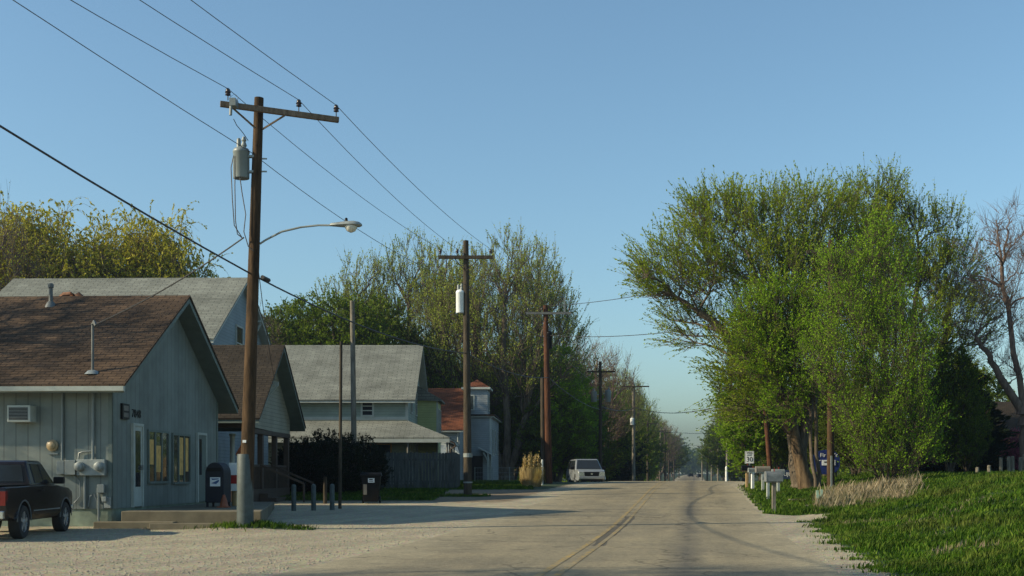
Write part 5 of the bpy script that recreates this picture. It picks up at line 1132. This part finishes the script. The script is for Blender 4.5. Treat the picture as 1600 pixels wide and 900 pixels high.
popl = make_tree('slender_tree', [(0, 0, 6, 1.9, 1.9, 5.2), (-.9, 0, 5.2, 1.3, 1.3, 4), (.9, .4, 6.2, 1.3, 1.3, 4), (0, 0, 10.6, 1, 1, 1.8)], [[(0, 0, 0), (.1, 0, 3), (-.1, 0, 7), (0, 0, 11.4)], [(.1, 0, .1), (.7, 0, 3.4), (.9, 0, 8)]], .11, 22, 130, 600, 5000, .55, 11, .075, M['leaf_bright'], M['bark'], slope=1.1, up=1.0, twr=.009, seed=37)
bare = make_tree('bare_tree', [(0, 0, 8, 3.2, 3.0, 4.4), (-1.8, 0, 7, 2.2, 2.2, 3.2), (1.9, .4, 8, 2.2, 2.2, 3.4)], [[(0, 0, 0), (.1, 0, 3), (-.1, 0, 7), (.2, 0, 11)], [(.1, 0, 1), (1.2, 0, 4.4), (1.8, 0, 9)]], .17, 24, 160, 750, 4200, .75, 1, .05, M['leaf_bud'], M['bark_bare'], slope=1.0, up=.9, twr=.011, seed=39)
will = make_tree('willow', [(0, 0, 8, 4.6, 4.2, 4.0), (-3.4, 0, 8.5, 3.2, 3, 3.6), (3.5, .4, 7.4, 3.4, 3, 3.4), (0, 0, 11.2, 2.8, 2.6, 2.2), (-2.6, 0, 11.2, 2, 2, 1.8), (3.2, 0, 10, 2.4, 2.2, 1.8)],
                 [[(0, 0, 0), (.1, 0, 3), (-.1, 0, 6), (.2, 0, 9)], [(.1, 0, 1.5), (1.6, 0, 4.4), (3.2, 0, 7)], [(-.1, 0, 1.5), (-1.6, 0, 4.4), (-3.2, 0, 7.6)]], .3, 26, 190, 900, 6500, 1.9, 24, .07, M['leaf_willow'], M['bark_bare'], slope=.7, up=.15, droop=1.7, spread=.025, elong=1.1, twr=.008, seed=41)
shrub = make_tree('shrub', [(0, 0, 1.25, 1.3, 1.2, 1.2), (-.6, 0, 1.0, .9, .9, 1.0), (.6, .2, 1.1, .9, .9, 1.1)], [[(0, 0, 0), (.05, 0, .8), (0, 0, 1.6)], [(.1, 0, 0), (.5, 0, .7), (.7, 0, 1.3)], [(-.1, 0, 0), (-.5, 0, .7), (-.7, 0, 1.3)]], .05, 20, 100, 400, 3500, .3, 10, .05, M['leaf_bush'], M['bark_dark'], slope=.6, up=.6, twr=.005, seed=43, split=.1)
# willows and neighbours behind the grey roof (left)
GW = 'yellow-green willows behind the left houses'
def pt(proto, px, Y, top, label, rz=0, name='tree', group=None, hp=None, wide=1.0, mats=None):
    """place so the crown top reaches photo row top"""
    x = PX(px, Y); z0 = g(x, Y); h = PZ_(top, Y) - z0; s = h / hp
    t = place(proto, x, Y, label, s=s * wide, sz=s, rz=rz, name=name, group=group, mats=mats); return t
HW, HB, HB2, HL, HP, HN = 13.4, 18.0, 17.2, 12.4, 12.9, 12.9
pt(will, 75, 72, 328, 'large yellow-green willow behind the grey roof, left of the other willow', 0.3, 'willow_tree', GW, HW)
pt(will, 208, 76, 345, 'yellow-green drooping willow above the middle of the grey roof', 2.6, 'willow_tree', GW, HW, .78)
pt(will, -20, 80, 345, 'willow cut by the left edge of the picture', 4.1, 'willow_tree', GW, HW)
pt(bare, -12, 66, 300, 'thin leafless tree at the very left edge above the willow', 1, 'bare_tree', None, HN, .7)
# dense green trees behind the mint house
GL = 'leafy trees behind the mint house'
for px, Y, top, rz, w, lb in ((425, 88, 470, 0, .95, 'leafy tree just right of the nearest pole, behind the mint house'), (470, 92, 447, 1.3, 1.1, 'dense leafy tree above the left part of the mint house roof'), (525, 86, 440, 2.9, 1.1, 'dense leafy tree above the middle of the mint house roof'), (585, 90, 446, 4.4, 1.05, 'leafy tree behind the right end of the mint house roof'), (655, 92, 500, 5.3, 1.0, 'leafy tree between the mint house roof and the second pole')):
    pt(bush, px, Y, top, lb, rz, 'leafy_tree', GL, HL, w)
pt(bare, 392, 84, 470, 'twiggy tree behind the nearest pole beside the grey roof gable', .4, 'bare_tree', None, HN, .8)
GB = 'tall budding trees behind the houses'
pt(budd2, 552, 96, 392, 'tall airy tree leftmost of the budding trees, above the mint house', 0, 'budding_tree', GB, HB2)
pt(budd, 640, 98, 366, 'tall budding tree above the right end of the mint house roof', .6, 'budding_tree', GB, HB)
pt(budd2, 700, 92, 372, 'tall budding tree just left of the second pole', 2.2, 'budding_tree', GB, HB2)
pt(budd, 790, 90, 360, 'largest budding tree right of the second pole with bare dark limbs', 0, 'budding_tree', GB, HB, 1.12)
pt(budd2, 845, 99, 372, 'budding tree at the right end of the tall group', 4, 'budding_tree', GB, HB2, .9)
pt(budd, 742, 104, 392, 'budding tree seen behind the second pole crossarm', 3.1, 'budding_tree', GB, HB)
# lower fill behind the red-roof house
GF = 'lower trees and thicket beyond the red-roof house'
for i, (px, Y, top, rz, pr_, hp, nm, lb, w) in enumerate([
    (690, 96, 560, 0, bush, HL, 'leafy_tree', 'low leafy tree behind the red-brown roof', 1.2), (775, 97, 600, 1, bare, HN, 'bare_tree', 'low twiggy tree right of the square turret', 1.1), (820, 92, 590, 2, bush, HL, 'leafy_tree', 'leafy thicket tree behind the pampas grass', 1.2),
    (868, 92, 600, 3, bush, HL, 'leafy_tree', 'leafy tree behind the red-brown pole', 1.0), (745, 103, 560, 5, bush, HL, 'leafy_tree', 'leafy tree behind the turret', 1.3), (800, 110, 520, 2.2, bush, HL, 'leafy_tree', 'dark leafy tree in the depth between pole two and three', 1.4)]):
    pt(pr_, px, Y, top, lb, rz, nm, GF, hp, w)
# left roadside row towards the distance
GR = 'trees lining the left side of the road'
rowL = [(978, 178, 588, budd2, HB2, 'budding_tree', 'light budding tree just left of the pale pole', 1.1), (994, 215, 612, budd2, HB2, 'budding_tree', 'airy tree stepping down right of the pale pole', 1.2), (1010, 262, 634, budd2, HB2, 'budding_tree', 'airy tree halfway down the far left row', 1.2), (1027, 330, 650, budd, HB, 'budding_tree', 'airy tree near the end of the far left row', 1.2), (872, 92, 532, popl, HP, 'slender_tree', 'bright green slender tree right of the red-brown pole', 1.5), (893, 106, 552, popl, HP, 'slender_tree', 'bright green tree behind the parked SUV', 1.5), (895, 112, 515, bare, HN, 'bare_tree', 'greyish leafless tree rising behind the bright green ones', 1.0),
        (930, 120, 525, bare, HN, 'bare_tree', 'greyish leafless tree above the dark pole with two transformers', 1.0), (912, 108, 610, bush, HL, 'leafy_tree', 'low dark leafy tree left of the dark pole', 1.2), (930, 125, 600, bush, HL, 'leafy_tree', 'low leafy tree behind the dark pole with two transformers', 1.1),
        (938, 135, 572, popl, HP, 'slender_tree', 'olive slender tree between the dark pole and the pale pole', 1.5), (960, 150, 570, budd2, HB2, 'budding_tree', 'pale budding tree behind the pale pole top', .9), (952, 132, 655, shrub, 2.7, 'shrub', 'very dark thicket left of the pale pole', 1.0),
        (982, 172, 580, budd2, HB2, 'budding_tree', 'pale twiggy tree top right of the pale pole', .75), (968, 160, 620, bush, HL, 'leafy_tree', 'leafy tree below the pale budding tops', 1.2), (990, 200, 640, bush, HL, 'leafy_tree', 'leafy tree behind the small pole with the white drum', 1.2), (1003, 235, 636, popl, HP, 'slender_tree', 'green tree top over the small far poles', 1.6),
        (1020, 275, 648, bare, HN, 'bare_tree', 'dusky leafless tree in the far left row', 1.2), (1031, 325, 656, bare, HN, 'bare_tree', 'smaller dusky leafless tree further down the left row', 1.3), (1004, 250, 680, bush, HL, 'leafy_tree', 'low leafy tree behind the thin far poles', 1.3), (1041, 390, 672, bush, HL, 'leafy_tree', 'far leafy tree near the left end of the gap', 1.4), (1050, 460, 690, bare, HN, 'bare_tree', 'last leafless tree before the road gap', 1.5)]
for i, (px, Y, top, pr_, hp, nm, lb, w) in enumerate(rowL): pt(pr_, px, Y, top, lb, i * 1.7, nm, GR, hp, w, mats=M['leaf_dark'] if nm == 'shrub' else None)
# right roadside row
GQ = 'trees lining the right side of the road'
rowR = [(1222, 92, 560, bush, HL, 'leafy_tree', 'dark leafy tree behind the leaning red-brown pole', 1.1), (1190, 150, 575, bush, HL, 'leafy_tree', 'leafy tree above the speed limit sign', 1.0), (1255, 74, 600, bush, HL, 'leafy_tree', 'shaded leafy tree behind the blue sign', 1.2), (1175, 185, 590, budd2, HB2, 'budding_tree', 'airy tree at the left end of the near right row', .9), (1160, 220, 612, bush, HL, 'leafy_tree', 'olive leafy tree over the black mailbox', 1.2),
        (1146, 270, 636, bush, HL, 'leafy_tree', 'leafy tree at the start of the far right row', 1.3), (1134, 300, 636, bare, HN, 'bare_tree', 'pale leafless tree at the left edge of the right row', .9), (1130, 360, 664, bush, HL, 'leafy_tree', 'low leafy tree behind the far white post', 1.3), (1121, 430, 680, bare, HN, 'bare_tree', 'twiggy tree behind the far right poles', 1.2), (1115, 560, 692, bush, HL, 'leafy_tree', 'far leafy tree by the double crossarm pole', 1.5), (1290, 72, 560, bush, HL, 'leafy_tree', 'leafy tree behind the brown pole', 1.3), (1340, 70, 560, bush, HL, 'leafy_tree', 'leafy tree behind the saplings', 1.2), (1520, 76, 560, bush, HL, 'leafy_tree', 'leafy tree behind the dark evergreen', 1.3)]
for i, (px, Y, top, pr_, hp, nm, lb, w) in enumerate(rowR): pt(pr_, px, Y, top, lb, i * 1.3 + .5, nm, GQ, hp, w)
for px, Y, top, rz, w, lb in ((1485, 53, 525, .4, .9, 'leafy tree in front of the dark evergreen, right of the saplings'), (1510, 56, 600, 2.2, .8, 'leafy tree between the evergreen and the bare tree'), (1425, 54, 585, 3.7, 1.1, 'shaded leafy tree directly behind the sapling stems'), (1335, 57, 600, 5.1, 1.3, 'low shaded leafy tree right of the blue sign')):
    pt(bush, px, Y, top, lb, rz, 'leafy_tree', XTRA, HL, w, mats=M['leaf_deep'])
pt(popl, 1168, 74, 505, 'bright green tree with thin trunk under the left side of the maple crown', 1.0, 'slender_tree', None, HP, 1.4)
pt(shrub, 1592, 60, 668, 'pink blossoming small tree at the right edge by the grey shed', 0, 'blossom_tree', None, 2.7, 1.0, mats=M['leaf_pink'])
# dark hedge left of the plank fence
GH = 'dark evergreen hedge beside the plank fence'
for i, (px, Y, top, w, lb) in enumerate([(468, 48, 690, 1.2, 'dark hedge shrub nearest the bungalow porch'), (500, 49, 678, 1.2, 'tallest dark hedge shrub left of the thin pole'), (532, 48.5, 684, 1.15, 'dark hedge shrub right behind the thin pole'), (562, 49.5, 684, 1.1, 'dark hedge shrub at the left end of the plank fence'), (515, 47.2, 715, 1.1, 'low dark hedge shrub in front of the others')]):
    pt(shrub, px, Y, top, lb, i * 1.1, 'hedge_shrub', GH, 2.5, w * .85, mats=M['leaf_dark'])
# far woods closing the view (nobody could count these) and woods behind the rows
def woods(name, pts, mat, label, size):
    V = []; n = 0
    for (x, y, h, r, m) in pts:
        d = norm(rng.normal(size=(m, 3))); q = rng.random((m, 1)) ** .4; C = d * q * np.array([r, r, h * .5]) + np.array([x, y, g(x, y) + h * .5]); V.append(C)
    C = np.concatenate(V); Vq, Q = quads_leaves(C, size, .6); me = fast_mesh(name, Vq, Q, 4); me.materials.append(mat)
    o = bpy.data.objects.new(name, me); COL.objects.link(o); tag(o, label, 'woods', None, 'stuff')
pts = []
for k in range(70):
    Y = 900 + 300 * random.random(); px = 980 + 190 * random.random(); pts.append((PX(px, Y), Y, 17 + 9 * random.random() + (12 if px < 1070 else 0), 9, 260))
woods('distant_woods', pts, M['leaf_bush'], 'bluish hazy woods closing the far end of the road', 1.6)
pts = []
for k in range(90):
    Y = 115 + 500 * random.random() ** 1.5; s_ = -16 - 55 * random.random(); pts.append((s_ + RD * Y, Y, 9 + 3 * random.random(), 4.2, 420))
woods('woods', pts, M['leaf_bush'], 'dense shaded woods behind the left roadside trees', .55)
pts = []
for k in range(80):
    Y = 140 + 500 * random.random() ** 1.5; s_ = 15 + 60 * random.random(); pts.append((s_ + RD * Y, Y, 8.5 + 3 * random.random(), 4.2, 420))
woods('woods', pts, M['leaf_bush'], 'dense woods behind the right roadside trees', .55)
# unseen-from-here yard trees to the left whose shadows fall on the roof and the road
place(bare, -21.5, 28.0, 'bare yard tree left of the green building casting twig shadows', s=1.0, rz=.5, name='bare_tree')
place(bare, -13.5, 9.5, 'bare tree standing left of the lot near the camera', s=.95, rz=2.5, name='bare_tree')

# ------------------------------------------------------------------ grass
def blades(name, X, Y, h, w, lean, mat, label, cat='grass', kind='stuff', group=None, seed=1, wind=(.25, 0)):
    r_ = np.random.default_rng(seed); n = len(X); Z = gz(X, Y) - .01; a = r_.random(n) * 2 * np.pi; hh = h * (.55 + .7 * r_.random(n)); ww = w * (.7 + .6 * r_.random(n))
    dx = np.cos(a) * ww / 2; dy = np.sin(a) * ww / 2; la = r_.random(n) * 2 * np.pi; ll = lean * hh * r_.random(n)
    lx = np.cos(la) * ll + wind[0] * hh * .5; ly = np.sin(la) * ll + wind[1] * hh
    V = np.stack([np.stack([X - dx, Y - dy, Z], -1), np.stack([X + dx, Y + dy, Z], -1), np.stack([X + lx * .4 + dx * .7, Y + ly * .4 + dy * .7, Z + hh * .6], -1), np.stack([X + lx, Y + ly, Z + hh], -1)], 1).reshape(-1, 3)
    me = fast_mesh(name, V, np.arange(4 * n).reshape(n, 4), 4); me.materials.append(mat); o = bpy.data.objects.new(name, me); COL.objects.link(o); tag(o, label, cat, group, kind); return o
rg = np.random.default_rng(77)
def dry_zone(X, Y):   # 0..1
    px = 800 + F * X / Y
    a = sstep(32.5, 37.5, Y) * (1 - sstep(41, 44.5, Y)) * sstep(.258, .275, X / Y) * (1 - sstep(.335, .36, X / Y))
    return a
def clump(X, Y, sc=1.0): return .5 + .5 * np.sin(X * 2.1 * sc + 1.3 * np.sin(Y * 1.7 * sc)) * np.sin(Y * 2.3 * sc + 1.1 * np.sin(X * 1.9 * sc))
n = 420000; Y = 12 + 50 * rg.random(n) ** 1.35; s = 2.0 + 22 * rg.random(n) ** 1.1; X = s + RD * Y
e = edge_s(Y) + .22 * np.sin(Y * 3.1) + .15 * np.sin(Y * 7.7 + 1) + .12 * rg.normal(size=n)
k = (s > e) & (X / Y < .50) & (dry_zone(X, Y) * .75 < rg.random(n)); X, Y, s, e = X[k], Y[k], s[k], e[k]
cl = clump(X, Y); dryspot = ((clump(X + 5, Y * .9, .55) + .45 * clump(X * 1.7, Y + 3, 1.3) + .22 * rg.random(len(X))) > 1.2) & (s > 3.6) & (Y < 30) & (rg.random(len(X)) < .75)
hgt = (.045 + .085 * cl) * (1 + Y / 60) * np.where(s - e < .4, .6, 1)
gm = ~dryspot | (rg.random(len(X)) < .35)
blades('grass', X[gm], Y[gm], hgt[gm], .014 + Y[gm] * .0006, .7, M['leaf_grass'], 'lush green grass covering the right-hand bank', seed=2)
dm = (~gm)
n = 95000; Yd = 33.5 + 11 * rg.random(n); Xd = 8.4 + 7.5 * rg.random(n); kk = (dry_zone(Xd, Yd) > rg.random(n)) & (rg.random(n) < .25 + .75 * clump(Xd * 1.3, Yd * 1.2, 1.1)); Xd, Yd = Xd[kk], Yd[kk]
blades('dry_grass', np.concatenate([Xd, X[dm]]), np.concatenate([Yd, Y[dm]]), np.concatenate([.12 + .42 * rg.random(len(Xd)) ** 1.8 * (.4 + .9 * clump(Xd, Yd, .9) * clump(Xd + 3, Yd * 2, 1.6)), .06 + .08 * rg.random(dm.sum())]), np.concatenate([np.full(len(Xd), .007), np.full(dm.sum(), .014)]), .55, M['leaf_dry'], 'dry tan grass around the saplings and in patches on the bank', 'dry grass', seed=3)
# left side grass patches
n = 90000; X = -10 + 9.5 * rg.random(n); Y = 26 + 50 * rg.random(n) ** 1.1; X = np.where(Y > 52, X + 1.5, X); m_ = grass_mask(X, Y); k = (m_ > .35 + .5 * rg.random(n)) & (X < RD * Y - 6.6) & ~((X < -5.2) & (Y > 59)); X, Y = X[k], Y[k]
blades('grass', X, Y, .10 * np.ones(len(X)), .03, .6, M['leaf_grass'], 'short green grass along the fence and hedge on the left', seed=4)
n = 900; X = -6.1 + 1.1 * rg.normal(size=n) * .45; Y = 26.55 + .22 * rg.normal(size=n)
blades('grass_tuft', X, Y, .13 * np.ones(n), .015, .8, M['leaf_grass'], 'small green grass tuft around the foot of the nearest pole', 'grass tuft', seed=5)
n = 500; X = -8.6 + 1.6 * rg.random(n); Y = 27.0 + .15 * rg.normal(size=n)
blades('grass_tuft', X, Y, .09 * np.ones(n), .015, .8, M['leaf_dry'], 'dry weeds along the broken end step of the stoop', 'grass tuft', seed=6)
# pampas grass
pg = thing('pampas_grass', (PX(831, 57), 57, g(PX(831, 57), 57)), 'tall clump of tan pampas grass with feathery plumes near the red-brown pole', 'ornamental grass')
n = 3500; a = rg.random(n) * 6.283; r = .45 * np.sqrt(rg.random(n)); h_ = .35 + .65 * rg.random(n) ** 1.5; C0 = np.stack([np.cos(a) * r, np.sin(a) * r, 0 * r], -1); C1 = C0 * (1.5) + np.stack([0 * r, 0 * r, h_], -1); wv = np.stack([-np.sin(a), np.cos(a), 0 * a], -1) * .007
me = fast_mesh('blades', np.stack([C0 - wv, C0 + wv, C1 + wv * .5, C1 - wv * .5], 1).reshape(-1, 3), np.arange(4 * n).reshape(n, 4), 4); me.materials.append(M['leaf_pampas']); o = bpy.data.objects.new('blades', me); COL.objects.link(o); o.parent = pg
wd = Wood(); n = 15; a = rg.random(n) * 6.283; r = .3 * np.sqrt(rg.random(n)); tx = np.cos(a) * r; ty = np.sin(a) * r; hh = .85 + .45 * rg.random(n)
wd.add(np.stack([np.stack([tx * .5, ty * .5, 0 * tx], -1), np.stack([tx * 1.6, ty * 1.6, hh], -1)], 1), np.full(n, .008), np.full(n, .006), 4)
me = fast_mesh('stems', np.concatenate(wd.V), np.concatenate(wd.Q), 4); me.materials.append(M['leaf_pampas']); o = bpy.data.objects.new('stems', me); COL.objects.link(o); o.parent = pg
m = 170; C = np.stack([np.repeat(tx * 1.6, m), np.repeat(ty * 1.6, m), np.repeat(hh, m)], -1) + rg.normal(size=(n * m, 3)) * np.array([.03, .03, .17]); V, Q = quads_leaves(C, .035, 1.2)
me = fast_mesh('plumes', V, Q, 4); me.materials.append(M['leaf_pampas']); o = bpy.data.objects.new('plumes', me); COL.objects.link(o); o.parent = pg
# loose stones along the gravel
def stones(name, X, Y, r, mat, label):
    n = len(X); T = np.array([[1, 0, 0], [-1, 0, 0], [0, 1, 0], [0, -1, 0], [0, 0, .7], [0, 0, -.7]]); f = np.array([[0, 2, 4], [2, 1, 4], [1, 3, 4], [3, 0, 4], [2, 0, 5], [1, 2, 5], [3, 1, 5], [0, 3, 5]])
    rr = np.random.default_rng(9); P = T[None] * (.6 + .8 * rr.random((n, 6, 1))) * r[:, None, None]; c = rr.random(n) * 6.28; x = P[..., 0] * np.cos(c)[:, None] - P[..., 1] * np.sin(c)[:, None]; y = P[..., 0] * np.sin(c)[:, None] + P[..., 1] * np.cos(c)[:, None]
    V = np.stack([x + X[:, None], y + Y[:, None], P[..., 2] + gz(X, Y)[:, None] + .2 * r[:, None]], -1).reshape(-1, 3); Q = (f[None] + 6 * np.arange(n)[:, None, None]).reshape(-1, 3)
    me = fast_mesh(name, V, Q, 3); me.materials.append(mat); o = bpy.data.objects.new(name, me); COL.objects.link(o); tag(o, label, 'stones', None, 'stuff')
n = 9000; Y = 13.5 + 16 * rg.random(n) ** 1.3; s = np.where(rg.random(n) < .975, -5.5 - 9 * rg.random(n), 1.85 + .9 * rg.random(n)); X = s + RD * Y
stones('gravel', X, Y, .008 + .014 * rg.random(n) ** 2, m_plain('limestone', (.30, .27, .21), .9, .35, 30), 'loose pale gravel scattered over the lot and the road shoulder')

# ------------------------------------------------------------------ haze
hz = NT('air_haze'); hz.t.nodes.remove(hz.b); pv = hz.n('ShaderNodeVolumePrincipled'); pv.inputs['Color'].default_value = (.25, .29, .36, 1); pv.inputs['Density'].default_value = HAZE; pv.inputs['Anisotropy'].default_value = .6
hz.l(pv.outputs[0], hz.out.inputs['Volume'])
if HAZE > 0:
    h = MB().box(-1500, 1500, -70, 1700, -6, 60).build('haze', hz.m); tag(h, 'thin bluish air haze over the whole street', 'haze', None, 'stuff')
# text objects become real meshes
dg = bpy.context.evaluated_depsgraph_get()
for o in [o for o in SC.objects if o.type == 'FONT']:
    me = bpy.data.meshes.new_from_object(o.evaluated_get(dg)); n_ = bpy.data.objects.new(o.name, me); nm = o.name; par = o.parent; mb_ = o.matrix_basis.copy()
    bpy.data.objects.remove(o); COL.objects.link(n_); n_.name = nm; n_.parent = par; n_.matrix_basis = mb_
